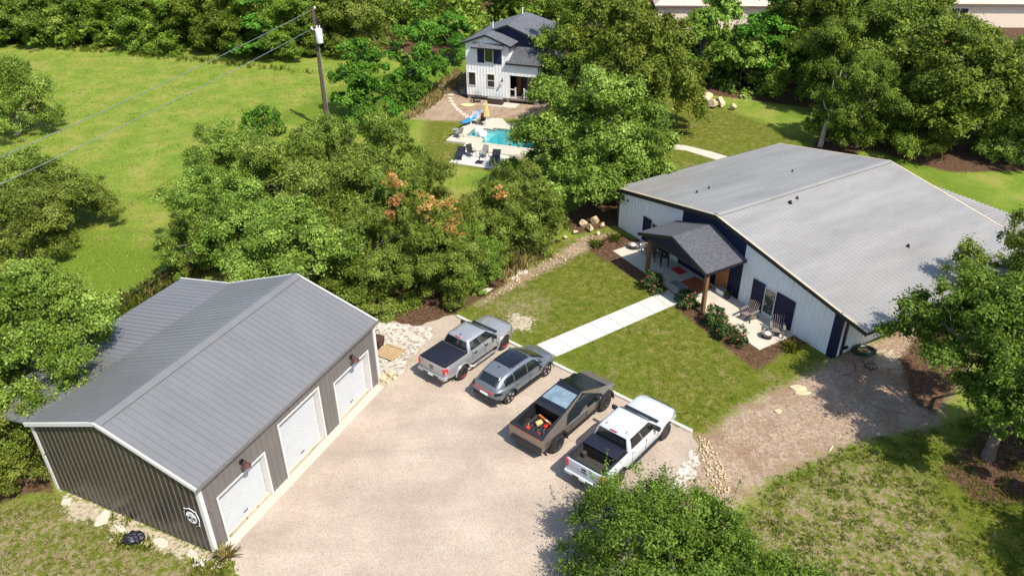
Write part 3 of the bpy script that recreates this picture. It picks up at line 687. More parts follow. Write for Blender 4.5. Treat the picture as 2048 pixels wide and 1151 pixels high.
# ---- guest house behind the pool (local x = right along the front, y = back)
fo = thing('guest_house', 'two-storey white board house with dark hipped shingle roof behind the pool', 'house', F0, FZ)
WZ, FE, FA, WW = .45, 5.5, 6.38, 4.45       # wall foot, eave, wing apex, wing width
q = MB(); q.slab([(0, 0, WZ), (WW, 0, WZ), (WW, 0, FE), (2.2, 0, FA - .05), (0, 0, FE)], (0, 1, 0), .12); ribs_on(q, 0, WW, WZ, lambda x: min(FE + x * .36, FE + (WW - x) * .36) - .06, .3, .05, .03, 'x', 0.0, -1); q.build('front_wall', M['white_wall'], fo)
q = MB(); q.box(0, .12, .121, 9, WZ, FE); ribs_on(q, .2, 9, WZ, FE, .3, .05, .03, 'y', 0, -1); q.build('side_wall', M['white_wall'], fo)
q = MB(); q.box(WW - .12, WW, .121, 2, 3.9, FE); ribs_on(q, .2, 2, 3.9, FE, .3, .05, .03, 'y', WW, 1); q.build('wing_wall', M['white_wall'], fo)
q = MB(); q.box(7.28, 7.4, 2.0, 9, WZ, FE); ribs_on(q, 2.1, 9, WZ, FE, .3, .05, .03, 'y', 7.4, 1); q.build('side_wall', M['white_wall'], fo)
q = MB(); q.box(0.12, 7.28, 8.88, 9, WZ, FE); q.build('back_wall', M['white_wall'], fo)
q = MB(); q.slab([(2.2, 2, 4.9), (7.39, 2, 4.9), (7.39, 2, FE), (3.7, 2, 6.82), (2.2, 2, 6.28)], (0, 1, 0), .12); q.build('dormer_wall', M['navy'], fo)
q = MB(); mr_ = 6.95; e_ = FE + .04
q.slab([(-.35, 1.7, e_ - .12), (-.35, 9.3, e_ - .12), (3.7, 7.6, mr_ + .1), (3.7, 1.7, mr_)], (-.33, 0, .94), .09)
q.slab([(7.75, 1.7, e_ - .12), (7.75, 9.3, e_ - .12), (3.7, 7.6, mr_ + .1), (3.7, 1.7, mr_)], (.33, 0, .94), .09)
q.slab([(-.35, 9.3, e_ - .12), (7.75, 9.3, e_ - .12), (3.7, 7.6, mr_ + .1)], (0, .5, .85), .09)
q.slab([(-.35, -.3, e_ - .12), (-.35, 1.699, e_ - .12), (2.2, 1.699, FA), (2.2, -.3, FA)], (-.33, 0, .94), .09)
q.slab([(4.8, -.3, e_ - .12), (4.8, 1.999, e_ - .12), (2.2, 1.999, FA), (2.2, -.3, FA)], (.33, 0, .94), .09)
q.build('roof', M['shingle_grey'], fo)
q = MB()
for a_, b_ in (((-.36, -.32, e_ - .1), (2.2, -.32, FA + .02)), ((2.2, -.32, FA + .02), (4.82, -.32, e_ - .1)), ((2.0, 1.68, 6.35), (3.7, 1.68, mr_ + .02)), ((3.7, 1.68, mr_ + .02), (7.77, 1.68, e_ - .1)), ((4.83, -.3, e_ - .08), (4.83, 2, e_ - .08)), ((-.38, -.3, e_ - .08), (-.38, 9.3, e_ - .08))):
    q.bar(a_, b_, .05, .17)
q.build('fascia', M['black_trim'], fo)
q = MB(); q.slab([(4.2, -.25, 3.88), (7.75, -.25, 3.88), (7.65, 1.999, 4.95), (4.5, 1.999, 4.95)], (0, -.43, .9), .08); sr = q.build('shed_roof', M['shingle'], fo)
q = MB(); q.bar((4.2, -.27, 3.86), (7.77, -.27, 3.86), .05, .14); q.bar((7.77, -.27, 3.86), (7.67, 2, 4.95), .05, .14); q.build('fascia', M['black_trim'], sr)
q = MB(); q.box(WW + .001, 7.4, 0, .12, 2.72, 3.84); ribs_on(q, WW, 7.4, 2.72, 3.84, .3, .05, .03, 'x', 0, -1)
q.slab([(7.28, .121, 2.72), (7.28, 1.999, 2.72), (7.28, 1.999, 4.85), (7.28, .121, 3.95)], (1, 0, 0), .12); q.build('porch_beam', M['white_wall'], fo)
q = MB(); q.box(WW, 7.28, 1.9, 2.0, WZ, 3.9); q.build('porch_wall', M['black_trim'], fo)
q = MB(); q.box(0.02, 7.38, .02, 8.9, WZ - .2, WZ - .001); q.box(WW, 7.4, 0, 2, WZ - .15, WZ + .02); q.build('floor', M['grey_wood'], fo)
q = MB(); q.box(.15, 7.25, .6, 8.8, 0, WZ - .21); q.build('underfloor', M['skirt'], fo)
for xx in (.2, 2.3, 4.3, 7.2):
    q = MB(); q.box(xx - .15, xx + .15, .1, .4, 0, WZ - .2); q.build('pier', M['beige_wall'], fo)
q = MB(); q.box(7.26, 7.4, 0.001, .14, WZ, 2.719); q.build('porch_post', M['white_trim'], fo); q = MB(); q.box(WW + .001, WW + .1, .02, .14, WZ, 2.719); q.build('porch_post', M['white_trim'], fo)
q = MB(); q.box(WW + .101, 5.1, .04, .1, WZ + .85, WZ + .95); q.box(WW + .101, 5.1, .04, .1, WZ + .02, WZ + .12); q.box(5.05, 5.17, .02, .14, WZ + .02, WZ + 1.1); q.build('railing', M['white_trim'], fo); q = MB()
q.box(6.0, 7.255, .04, .1, WZ + .85, WZ + .95); q.box(5.95, 6.06, .02, .14, WZ + .02, WZ + 1.1)
for i in range(6): q.box(6.2 + i * .18, 6.24 + i * .18, .05, .09, WZ + .12, WZ + .85)
q.build('railing', M['white_trim'], fo)
q = MB(); q.box(4.62, 5.05, 1.86, 1.899, WZ + .02, 2.6); q.build('door', M['door_wood'], fo)
def fwin(x0, x1, z0, z1, y=0.0, mull=None, m='white_trim'):
    w_ = .07; q = MB(); q.box(x0, x0 + w_, y - .06, y - .001, z0, z1); q.box(x1 - w_, x1, y - .06, y - .001, z0, z1); q.box(x0 + w_, x1 - w_, y - .06, y - .001, z0, z0 + w_); q.box(x0 + w_, x1 - w_, y - .06, y - .001, z1 - w_, z1)
    if mull: q.box(x0 + w_, x1 - w_, y - .055, y - .001, mull - .03, mull + .03)
    wn = q.build('window', M[m], fo); q = MB(); q.box(x0 + w_, x1 - w_, y - .035, y - .03, z0 + w_, z1 - w_); q.build('pane', M['glass_dark'], wn)
fwin(.2, 1.03, 1.38, 2.75); fwin(2.17, 3.02, 1.36, 2.72, mull=2.05); fwin(1.98, 2.9, 3.78, 5.2); fwin(5.75, 7.0, 1.3, 2.5, y=1.9, mull=1.9)
for a_, b_ in ((1.24, 1.96), (2.92, 3.74)):
    q = MB(); q.box(a_, b_, -.05, -.031, 3.72, 5.2); q.box(a_ + .08, b_ - .08, -.06, -.0505, 3.8, 5.1); q.build('shutter', M['navy'], fo)
q = MB(); q.slab([(.84, -.62, 5.24), (4.0, -.62, 5.24), (4.0, -.035, 5.56), (.84, -.035, 5.56)], (0, -.45, .9), .06); aw = q.build('awning', M['shingle_grey'], fo)
q = MB(); q.bar((.84, -.63, 5.22), (4.0, -.63, 5.22), .04, .12); q.build('fascia', M['black_trim'], aw)
q = MB(); q.tube([(3.85, -.03, 2.3), (3.85, -.25, 2.42), (3.85, -.28, 2.32)], .03); q.lathe([(.03, .14), (.15, -.06), (0, -.03)], 12, 'z', (3.85, -.28, 2.2)); q.build('wall_lamp', M['dark_metal'], fo)
for xx, yy, zz in ((1.6, 3.4, 6.15), (3.6, 6.6, 7.0)):
    q = MB(); q.lathe([(.05, -.2), (.05, .75), (.0, .75)], 8, 'z', (xx, yy, zz)); q.build('vent_pipe', M['white_plastic'], fo)

# ---- far neighbour houses beyond the woods
nb = thing('neighbour_house', 'beige stucco house with dark windows at the top right beyond the trees', 'house', at(1888, 45, 0.6), R(-4))
nb.location.z = 0
q = MB(); q.box(0, 26, 0, 10, 0, 2.9); q.build('wall', M['beige_wall'], nb)
q = MB(); q.slab([(-.6, -.6, 2.9), (26.6, -.6, 2.9), (22, 5, 5.0), (4, 5, 5.0)], (0, -.4, .9), .2); q.slab([(-.6, 10.6, 2.9), (26.6, 10.6, 2.9), (22, 5, 5.0), (4, 5, 5.0)], (0, .4, .9), .2)
q.slab([(-.6, -.6, 2.9), (-.6, 10.6, 2.9), (4, 5, 5.0)], (-.4, 0, .9), .2); q.build('roof', M['beige_roof'], nb)
for x0, x1 in ((.4, 2.8), (10.4, 11.8), (15, 16.4)):
    q = MB(); q.box(x0, x1, -.06, -.002, 1.0, 2.5); wn = q.build('window', M['white_trim'], nb)
    q = MB(); q.box(x0 + .15, (x0 + x1) / 2 - .06, -.1, -.061, 1.12, 2.38); q.box((x0 + x1) / 2 + .06, x1 - .15, -.1, -.061, 1.12, 2.38); q.build('pane', M['glass_dark'], wn)
n2 = thing('neighbour_house', 'pale roofed house peeping over the trees at the top centre right', 'house', at(1318, 14, 2.8), R(-4))
n2.location.z = 0
q = MB(); q.box(0, 15, 0, 10, 0, 2.9); q.build('wall', M['beige_wall'], n2)
q = MB(); q.slab([(-.5, -.5, 2.9), (15.5, -.5, 2.9), (12, 5, 5.2), (3, 5, 5.2)], (0, -.4, .9), .2); q.slab([(-.5, 10.5, 2.9), (15.5, 10.5, 2.9), (12, 5, 5.2), (3, 5, 5.2)], (0, .4, .9), .2)
q.slab([(-.5, -.5, 2.9), (-.5, 10.5, 2.9), (3, 5, 5.2)], (-.4, 0, .9), .2); q.slab([(15.5, -.5, 2.9), (15.5, 10.5, 2.9), (12, 5, 5.2)], (.4, 0, .9), .2); q.build('roof', M['beige_roof'], n2)
# ------------------------------------------------------------------ vehicles (local x = forward, y = left, origin on the ground at mid wheelbase)
def car_ring(x, w, zb, zt, crown=.03, sh=.05):
    h = zt - zb
    half = [(0, zb), (w - .16, zb), (w - .05, zb + .08), (w - .01, zb + h * .35), (w, zb + h * .62), (w - sh * .5, zb + h * .86), (w - sh - .03, zt - .015), (w - sh - .13, zt + crown * .4), (w * .45, zt + crown * .9), (0, zt + crown)]
    return [(x, y, z) for y, z in half] + [(x, -y, z) for y, z in half[-2:0:-1]]

def subsurf(o, n=1):
    m_ = o.modifiers.new('s', 'SUBSURF'); m_.levels = n; m_.render_levels = n
    bpy.context.view_layer.update()
    me = bpy.data.meshes.new_from_object(o.evaluated_get(bpy.context.evaluated_depsgraph_get())); o.modifiers.clear(); o.data = me

def finish(o, ang=38):
    me = o.data; me.polygons.foreach_set('use_smooth', [True] * len(me.polygons)); me.set_sharp_from_angle(angle=R(ang)); return o

def cyl_cut(x, z, r, y0, y1, m=None):
    q = MB(); q.lathe([(0, y0), (r, y0), (r, y1), (0, y1)], 28, 'y', (x, 0, z)); return q.build('cut', m or M['black_plastic'])
def box_cut(x0, x1, y0, y1, z0, z1, m):
    q = MB(); q.box(x0, x1, y0, y1, z0, z1); return q.build('cut', m)

def wheel(root, x, y, r, wd, rim_r, spokes, rim_m, accent=None, cover=False):
    s = 1 if y > 0 else -1; yo = y  # y = outer face
    q = MB(); a, b = yo, yo - s * wd
    prof = [(rim_r, a - s * .03), (rim_r + .03, a - s * .005), (r - .05, a), (r - .012, a - s * .03), (r, a - s * .06), (r, b + s * .05), (r - .015, b + s * .02), (r - .06, b), (rim_r * .5, b)]
    q.lathe(prof, 32, 'y', (x, 0, r)); ty = q.build('wheel', M['rubber'], root, smooth=35)
    q = MB()
    if cover:
        q.lathe([(rim_r + .01, yo - s * .05), (rim_r + .005, yo - s * .012), (rim_r * .80, yo - s * .004), (rim_r * .76, yo - s * .02), (rim_r * .30, yo - s * .02), (rim_r * .26, yo - s * .005), (0, yo - s * .005)], 28, 'y', (x, 0, r))
        for k in range(7):
            t = 2 * math.pi * k / 7; q.bar((x + math.cos(t) * rim_r * .3, yo - s * .012, r + math.sin(t) * rim_r * .3), (x + math.cos(t) * rim_r * .8, yo - s * .012, r + math.sin(t) * rim_r * .8), .05, .02, up=(0, 1, 0))
        q.build('wheel_cover', rim_m, ty, smooth=35); return
    q.lathe([(rim_r + .012, yo - s * .02), (rim_r, yo - s * .008), (rim_r - .03, yo - s * .02), (rim_r - .04, yo - s * .12), (0, yo - s * .13)], 28, 'y', (x, 0, r)); q.build('rim_barrel', M['dark_metal'], ty, smooth=35)
    q = MB(); q.lathe([(0, yo - s * .02), (.055, yo - s * .025), (.07, yo - s * .06), (0, yo - s * .06)], 14, 'y', (x, 0, r))
    for k in range(spokes):
        t = 2 * math.pi * (k + .3) / spokes
        for dt in (-.16, .16):
            q.bar((x + math.cos(t) * .05, yo - s * .045, r + math.sin(t) * .05), (x + math.cos(t + dt) * (rim_r - .01), yo - s * .028, r + math.sin(t + dt) * (rim_r - .01)), .045, .035, up=(0, 1, 0))
    q.build('rim', rim_m, ty)
    if accent:
        q = MB(); pts = [(x + math.cos(t) * rim_r * .93, yo - s * .018, r + math.sin(t) * rim_r * .93) for t in np.linspace(-2.4, -.6, 10)]; q.tube(pts, .022, 5); q.build('accent', accent, ty)

def quadpt(c, s, t):
    A, B, C, D = [Vector(p) for p in c]; return (A * (1 - s) + B * s) * (1 - t) + (D * (1 - s) + C * s) * t
def panel(root, name, m, c, s0, s1, t0, t1, off=.008, bulge=0.0, n=6, th=.012, rnd=.0):
    """glass panel lying proud on a bilinear face c (A B bottom, C D top)"""
    A, B, C, D = [Vector(p) for p in c]; nr = (B - A).cross(D - A).normalized()
    g = []
    for j in range(n + 1):
        for i in range(n + 1):
            s = s0 + (s1 - s0) * i / n; t = t0 + (t1 - t0) * j / n
            g.append(quadpt(c, s, t) + nr * (off + bulge * (1 - (2 * i / n - 1) ** 2)))
    q = MB(); fs = [(j * (n + 1) + i, j * (n + 1) + i + 1, (j + 1) * (n + 1) + i + 1, (j + 1) * (n + 1) + i) for j in range(n) for i in range(n)]
    q.add(g, fs); bd = [i for i in range(n + 1)] + [j * (n + 1) + n for j in range(1, n + 1)] + [n * (n + 1) + i for i in range(n - 1, -1, -1)] + [j * (n + 1) for j in range(n - 1, 0, -1)]
    k = len(q.v); q.v += [tuple(Vector(g[i]) - nr * (th + off)) for i in bd]
    for i in range(len(bd)): j = (i + 1) % len(bd); q.f.append([bd[i], bd[j], k + j, k + i]); q.m.append(0)
    return q.build(name, m, root, smooth=30)

def cab(root, xb, xf, yb, zb, rb, rf, yr, zr, paint, name='cab', crown=.035):
    """greenhouse: belt rectangle (xb..xf, +-yb at zb) to roof rectangle (rb..rf, +-yr at zr); returns faces"""
    def ring(x0, x1, y, z, c):
        p = []
        for sx, sy in ((1, 1), (-1, 1), (-1, -1), (1, -1)):
            xx = x1 if sx > 0 else x0
            q = [(xx - sx * c, sy * y), (xx - sx * c * .3, sy * (y - c * .3 * .7)), (xx, sy * (y - c * .8))]
            p += q[::-1] if sx * sy > 0 else q
        return [(a, b, z) for a, b in p]
    l = lambda a, b, t: a + (b - a) * t
    rings = [ring(xb, xf, yb, zb - .12, .10), ring(xb, xf, yb, zb, .10), ring(l(xb, rb, .5) - .01, l(xf, rf, .5) + .04, l(yb, yr, .5) + .012, l(zb, zr, .5), .11), ring(rb, rf, yr, zr - .02, .12), ring(rb + .06, rf - .08, yr - .08, zr + crown * .6, .12), ring(rb + .4, rf - .4, yr - .35, zr + crown, .12)]
    q = MB(); q.loft(rings); q.build(name, paint, root, smooth=50)
    return {'R': [(xb, -yb, zb), (xf, -yb, zb), (rf, -yr, zr), (rb, -yr, zr)], 'L': [(xf, yb, zb), (xb, yb, zb), (rb, yr, zr), (rf, yr, zr)],
            'F': [(xf, -yb, zb), (xf, yb, zb), (rf, yr, zr), (rf, -yr, zr)], 'B': [(xb, yb, zb), (xb, -yb, zb), (rb, -yr, zr), (rb, yr, zr)]}

def mirror(root, x, y, z, m, s):
    q = MB(); q.loft([[(x + .09 + a, s * (y + .06 + b), z + c) for a, b, c in ((0, 0, 0), (0, 0, .16), (0, .22, .17), (0, .22, .02))], [(x + a, s * (y + .06 + b), z + c) for a, b, c in ((0, 0, -.02), (0, 0, .18), (0, .24, .19), (0, .24, 0))], [(x - .07 + a, s * (y + .06 + b), z + c) for a, b, c in ((0, .02, 0), (0, .02, .17), (0, .22, .18), (0, .22, .02))]])
    q.bar((x, s * (y - .05), z + .02), (x, s * (y + .10), z + .05), .08, .05); q.build('wing_mirror', m, root, bevel=.015)

def place(px_r, px_f, wb, half, az=None):
    """root location/heading from the photo's right-hand tyre contact points"""
    a, b = at(*px_r), at(*px_f); d = (b - a).normalized(); h = math.atan2(d.y, d.x)
    if az is not None: h = az; d = Vector((math.cos(h), math.sin(h), 0))
    m_ = (a + b) / 2 + Vector((-d.y, d.x, 0)) * half
    return (m_.x, m_.y, .012), h

def pickup(name, label, P, loc, rz):
    r = thing(name, label, 'pickup truck', loc, rz)
    xr, xf = -P['wb'] / 2, P['wb'] / 2; W = P['w'] / 2; T, NS = P['tail'], P['nose']; zb = P['zb']; bz, hz_ = P['bed'], P['hood']
    c0, c1 = P['cab0'], P['cab1']
    st = [(T, W - .05, zb + .22, bz - .03), (T + .06, W - .02, zb + .1, bz), (T + .5, W, zb, bz), (c0 - .06, W, zb, bz), (c0 + .02, W, zb, P['belt']), (c1 - .4, W, zb, P['belt']), (c1 + .05, W - .005, zb, P['belt'] - .01), (c1 + .25, W - .01, zb, hz_), (NS - .55, W - .03, zb + .02, hz_ - .03), (NS - .22, W - .09, zb + .06, hz_ - .10), (NS - .05, W - .2, zb + .12, hz_ - .25), (NS, W - .26, zb + .2, hz_ - .42)]
    q = MB(); q.loft([car_ring(x, w_, a, b, .045 if x > c1 else .004, .045) for x, w_, a, b in st])
    b_ = q.build('body', [P['paint'], M['black_plastic'], M['bedliner']], r)
    cut = []
    for x in (xr, xf):
        for s in (-1, 1): cut.append(cyl_cut(x, P['r'] + .02, P['r'] + .085, s * (W + .2), s * (W - .34)))
    if P['open']: carve(b_, [box_cut(T + .10, c0 - .10, -W + .20, W - .20, P['floor'], bz + .4, M['bedliner'])])
    carve(b_, cut); finish(b_, 34)
    # cab and glass
    fc = cab(r, c0, c1, W - .055, P['belt'] - .01, P['roof0'], P['roof1'], P['yr'], P['h'], P['paint'])
    for s in ('R', 'L'):
        o0, o1, o2, o3 = (.08, .455, .465, .95)
        if s == 'L': o0, o1, o2, o3 = 1 - o3, 1 - o2, 1 - o1, 1 - o0
        panel(r, 'side_window', M['glass_dark'], fc[s], o0, o1, .10, .84, .012, .012); panel(r, 'side_window', M['glass_dark'], fc[s], o2, o3, .10, .84, .012, .012)
    panel(r, 'windshield', M['glass_green'], fc['F'], .05, .95, .06, .92, .035, .03); panel(r, 'rear_window', M['glass_dark'], fc['B'], .06, .94, .04, .88, .014, .015)
    q = MB(); q.obox((c1 + .07, 0, P['belt'] + .045), (.16, W * 1.72, .03)); q.build('cowl', M['black_plastic'], r, bevel=.01)
    q = MB(); q.obox((P['roof0'] + .02, 0, P['h'] - .01), (.06, .34, .05)); q.build('brake_light', M['red_lens'], r, bevel=.01)
    # roof and hood pressings
    for y in (-.42, -.21, 0, .21, .42):
        q = MB(); q.loft([[(x, y - .035 * k, P['h'] + P['crown_z'] - .013), (x, y - .02 * k, P['h'] + P['crown_z'] + .006 * k), (x, y + .02 * k, P['h'] + P['crown_z'] + .006 * k), (x, y + .035 * k, P['h'] + P['crown_z'] - .013)] for x, k in ((P['roof0'] + .4, .4), (P['roof0'] + .55, 1), (P['roof1'] - .45, 1), (P['roof1'] - .35, .4))]); q.build('roof_rib', P['paint'], r)
    q = MB()
    for s in (-1, 1): q.tube([(c1 + .3, s * .42, hz_ + .028), (c1 + .9, s * .47, hz_ + .018), (NS - .5, s * .50, hz_ - .02)], .018, 6)
    q.build('hood_crease', P['paint'], r)
    if P.get('fins'):
        for y in P['fins']:
            q = MB(); q.loft([[(P['roof0'] + .16, y - .03, P['h'] + .012), (P['roof0'] + .16, y + .03, P['h'] + .012), (P['roof0'] + .16, y, P['h'] + .07)], [(P['roof0'] + .36, y - .02, P['h'] + .02), (P['roof0'] + .36, y + .02, P['h'] + .02), (P['roof0'] + .36, y, P['h'] + .035)]]); q.build('antenna', M['black_plastic'], r)
    # bed rails / cover
    q = MB()
    for s in (-1, 1): q.box(T + .05, c0 - .03, *sorted((s * (W - .21), s * (W - .075))), bz + .002, bz + .03)
    q.box(T + .03, T + .105, -W + .211, W - .211, bz + .002, bz + .03); q.build('bed_rail', M['black_plastic'], r, bevel=.01)
    if P['open']:
        for i in range(7):
            y = -.54 + i * .18; q = MB(); q.box(T + .12, c0 - .12, y - .045, y + .045, P['floor'] + .002, P['floor'] + .02); q.build('bed_floor_rib', M['bedliner'], r)
        for s in (-1, 1):
            q = MB(); q.box(xr - .45, xr + .45, *sorted((s * (W - .21), s * (W - .42))), P['floor'] + .003, P['floor'] + .26); q.build('wheel_housing', M['bedliner'], r, bevel=.06)
        q = MB(); q.box(c0 - .80, c0 - .06, -W + .16, W - .16, bz + .035, bz + .085); q.box(c0 - .84, c0 - .10, -W + .17, W - .17, bz + .088, bz + .15); q.build('folded_bed_cover', M['vinyl'], r, bevel=.015)
        q = MB(); q.box(c0 - .86, c0 - .841, -W + .2, W - .2, P['floor'] + .1, bz + .03); q.build('cargo_partition', M['black_plastic'], r)
    else:
        q = MB(); q.loft([[(T + .10, -W + .19, bz + .005), (c0 - .07, -W + .19, bz + .005), (c0 - .07, W - .19, bz + .005), (T + .10, W - .19, bz + .005)], [(T + .12, -W + .21, bz + .05), (c0 - .09, -W + .21, bz + .05), (c0 - .09, W - .21, bz + .05), (T + .12, W - .21, bz + .05)]]); q.build('bed_cover', M['vinyl'], r, bevel=.012)
    # tailgate
    q = MB(); q.box(T - .028, T + .02, -W + .20, W - .20, zb + .30, bz - .01); tg = q.build('tailgate', P['paint'], r, bevel=.02)
    q = MB(); q.box(T - .045, T - .029, -.11, .11, bz - .22, bz - .13); q.build('tailgate_handle', M['black_plastic'], tg, bevel=.006)
    q = MB(); q.box(T - .036, T - .0285, *P['badge'], bz - .36, bz - .30); q.build('badge', P['badge_m'], tg)
    for s in (-1, 1):
        q = MB(); q.loft([[(T - .04, s * (W - .20), zb + .46), (T - .04, s * (W - .07), zb + .46), (T - .04, s * (W - .07), bz - .05), (T - .04, s * (W - .20), bz - .05)], [(T + .16, s * (W - .18), zb + .46), (T + .16, s * (W + .003), zb + .48), (T + .16, s * (W + .003), bz - .07), (T + .16, s * (W - .18), bz - .05)]]); q.build('tail_light', M['red_lens'], r, bevel=.012)
    q = MB(); q.loft([[(T - .12, y, z) for y, z in ((-W + .06, zb + .14), (W - .06, zb + .14), (W - .06, zb + .28), (-W + .06, zb + .28))], [(T + .10, y, z) for y, z in ((-W + .0, zb + .12), (W - .0, zb + .12), (W - .0, zb + .28), (-W + .0, zb + .28))]]); bp = q.build('rear_bumper', P['bumper'], r, bevel=.025)
    q = MB(); q.box(T - .13, T - .121, -.50, .50, zb + .17, zb + .26); q.box(T - .16, T - .121, -.09, .09, zb + .02, zb + .12); q.build('bumper_step', M['black_plastic'], bp)
    q = MB(); q.box(T - .142, T - .131, -.16, .16, zb + .16, zb + .27); q.build('licence_plate', M['white_plastic'], bp)
    # doors: seams, handles, mirrors, sills, lamps
    for s in (-1, 1):
        for x in P['seams']:
            q = MB(); q.box(x - .008, x + .008, *sorted((s * (W - .012), s * (W + .002))), zb + .25, P['belt'] - .05); q.build('door_seam', M['black_plastic'], r)
        for x in P['handles']:
            q = MB(); q.box(x - .11, x + .11, *sorted((s * (W - .02), s * (W + .035))), P['belt'] - .19, P['belt'] - .14); q.build('door_handle', P['handle_m'], r, bevel=.01)
        mirror(r, c1 - .42, W - .05, P['belt'] + .03, P['mirror_m'], s)
        q = MB()
        if P['step'] == 'tube':
            q.tube([(c0 + .05, s * (W - .05), zb + .02), (c0 + .15, s * (W + .08), zb - .02), (c1 - .1, s * (W + .08), zb - .02), (c1, s * (W - .05), zb + .02)], .05, 8)
            for x in (c0 + .5, c0 + 1.4): q.obox((x, s * (W + .10), zb + .02), (.36, .12, .04))
        else: q.box(c0 - .0, c1 + .05, *sorted((s * (W - .12), s * (W + .04))), zb - .04, zb + .04)
        q.build('side_step', P['step_m'], r, bevel=.015)
        q = MB(); q.loft([[(NS - .30, s * (W - .06), hz_ - .34), (NS - .30, s * (W - .06), hz_ - .16), (NS - .12, s * (W - .30), hz_ - .18), (NS - .12, s * (W - .30), hz_ - .36)], [(NS - .26, s * (W - .03), hz_ - .34), (NS - .26, s * (W - .03), hz_ - .17), (NS + .0, s * (W - .32), hz_ - .20), (NS + .0, s * (W - .32), hz_ - .36)]]); q.build('headlight', M['chrome'], r)
        for x in (xr, xf): wheel(r, x, s * (W - .01 + P['poke']), P['r'], .27, P['rim'], P['spokes'], P['rim_m'], P.get('accent'))
    q = MB(); q.box(NS - .08, NS + .035, -W + .42, W - .42, zb + .32, hz_ - .22); q.build('grille', M['black_plastic'], r, bevel=.03)
    q = MB(); q.box(NS - .25, NS + .06, -W + .14, W - .14, zb + .06, zb + .27); q.build('front_bumper', P['bumper'], r, bevel=.05)
    if P.get('arch'):
        for s in (-1, 1):
            for x in (xr, xf):
                q = MB(); pts = [(x + math.cos(t) * (P['r'] + .11), s * (W + .01), P['r'] + .02 + math.sin(t) * (P['r'] + .11)) for t in np.linspace(.05, math.pi - .05, 16)]; q.tube(pts, .035, 6); q.build('arch_trim', P['arch'], r, smooth=60)
    q = MB(); q.box(xr - .5, xf + .5, -W + .3, W - .3, .30, zb + .05); q.build('chassis', M['black_plastic'], r)
    return r

WHITE_TRUCK = dict(wb=3.68, w=1.97, tail=-3.07, nose=2.80, zb=.47, bed=1.36, hood=1.27, belt=1.34, cab0=-1.22, cab1=1.12, roof0=-1.06, roof1=.42, yr=.73, h=1.90, crown_z=.035, r=.42, rim=.25, floor=.88, open=True, paint=M['white_paint'],
            fins=(-.5, .5), badge=(-.14, .14), badge_m=M['dark_metal'], bumper=M['white_paint'], seams=(-.98, .05, 1.05), handles=(-.75, .18), handle_m=M['white_paint'], mirror_m=M['black_plastic'], step='box', step_m=M['black_plastic'], spokes=6, rim_m=M['dark_metal'], poke=.0)
SILVER_TRUCK = dict(wb=3.258, w=1.89, tail=-2.82, nose=2.58, zb=.46, bed=1.30, hood=1.20, belt=1.27, cab0=-1.10, cab1=1.08, roof0=-.92, roof1=.38, yr=.66, h=1.78, crown_z=.035, r=.395, rim=.235, floor=.85, open=False, paint=M['silver_paint'],
            fins=(0,), badge=(-.12, .12), badge_m=M['dark_metal'], bumper=M['silver_paint'], seams=(-.86, .06, 1.0), handles=(-.66, .18), handle_m=M['black_plastic'], mirror_m=M['black_plastic'], step='tube', step_m=M['steel'], spokes=5, rim_m=M['dark_metal'], accent=M['red_plastic'], poke=.02, arch=M['silver_paint'])
CARZ = R(90 - 40.9)
lc, rz = place((1235, 968), (1327, 876), 3.68, .87, CARZ); pickup('pickup_truck', 'white crew cab pickup with an open bed and folded black cover', WHITE_TRUCK, lc, rz)
lc, rz = place((930, 760), (1007, 697), 3.258, .95, R(90 - 39.0)); pickup('pickup_truck', 'silver crew cab pickup with its bed closed by a flat black cover', SILVER_TRUCK, lc, rz)

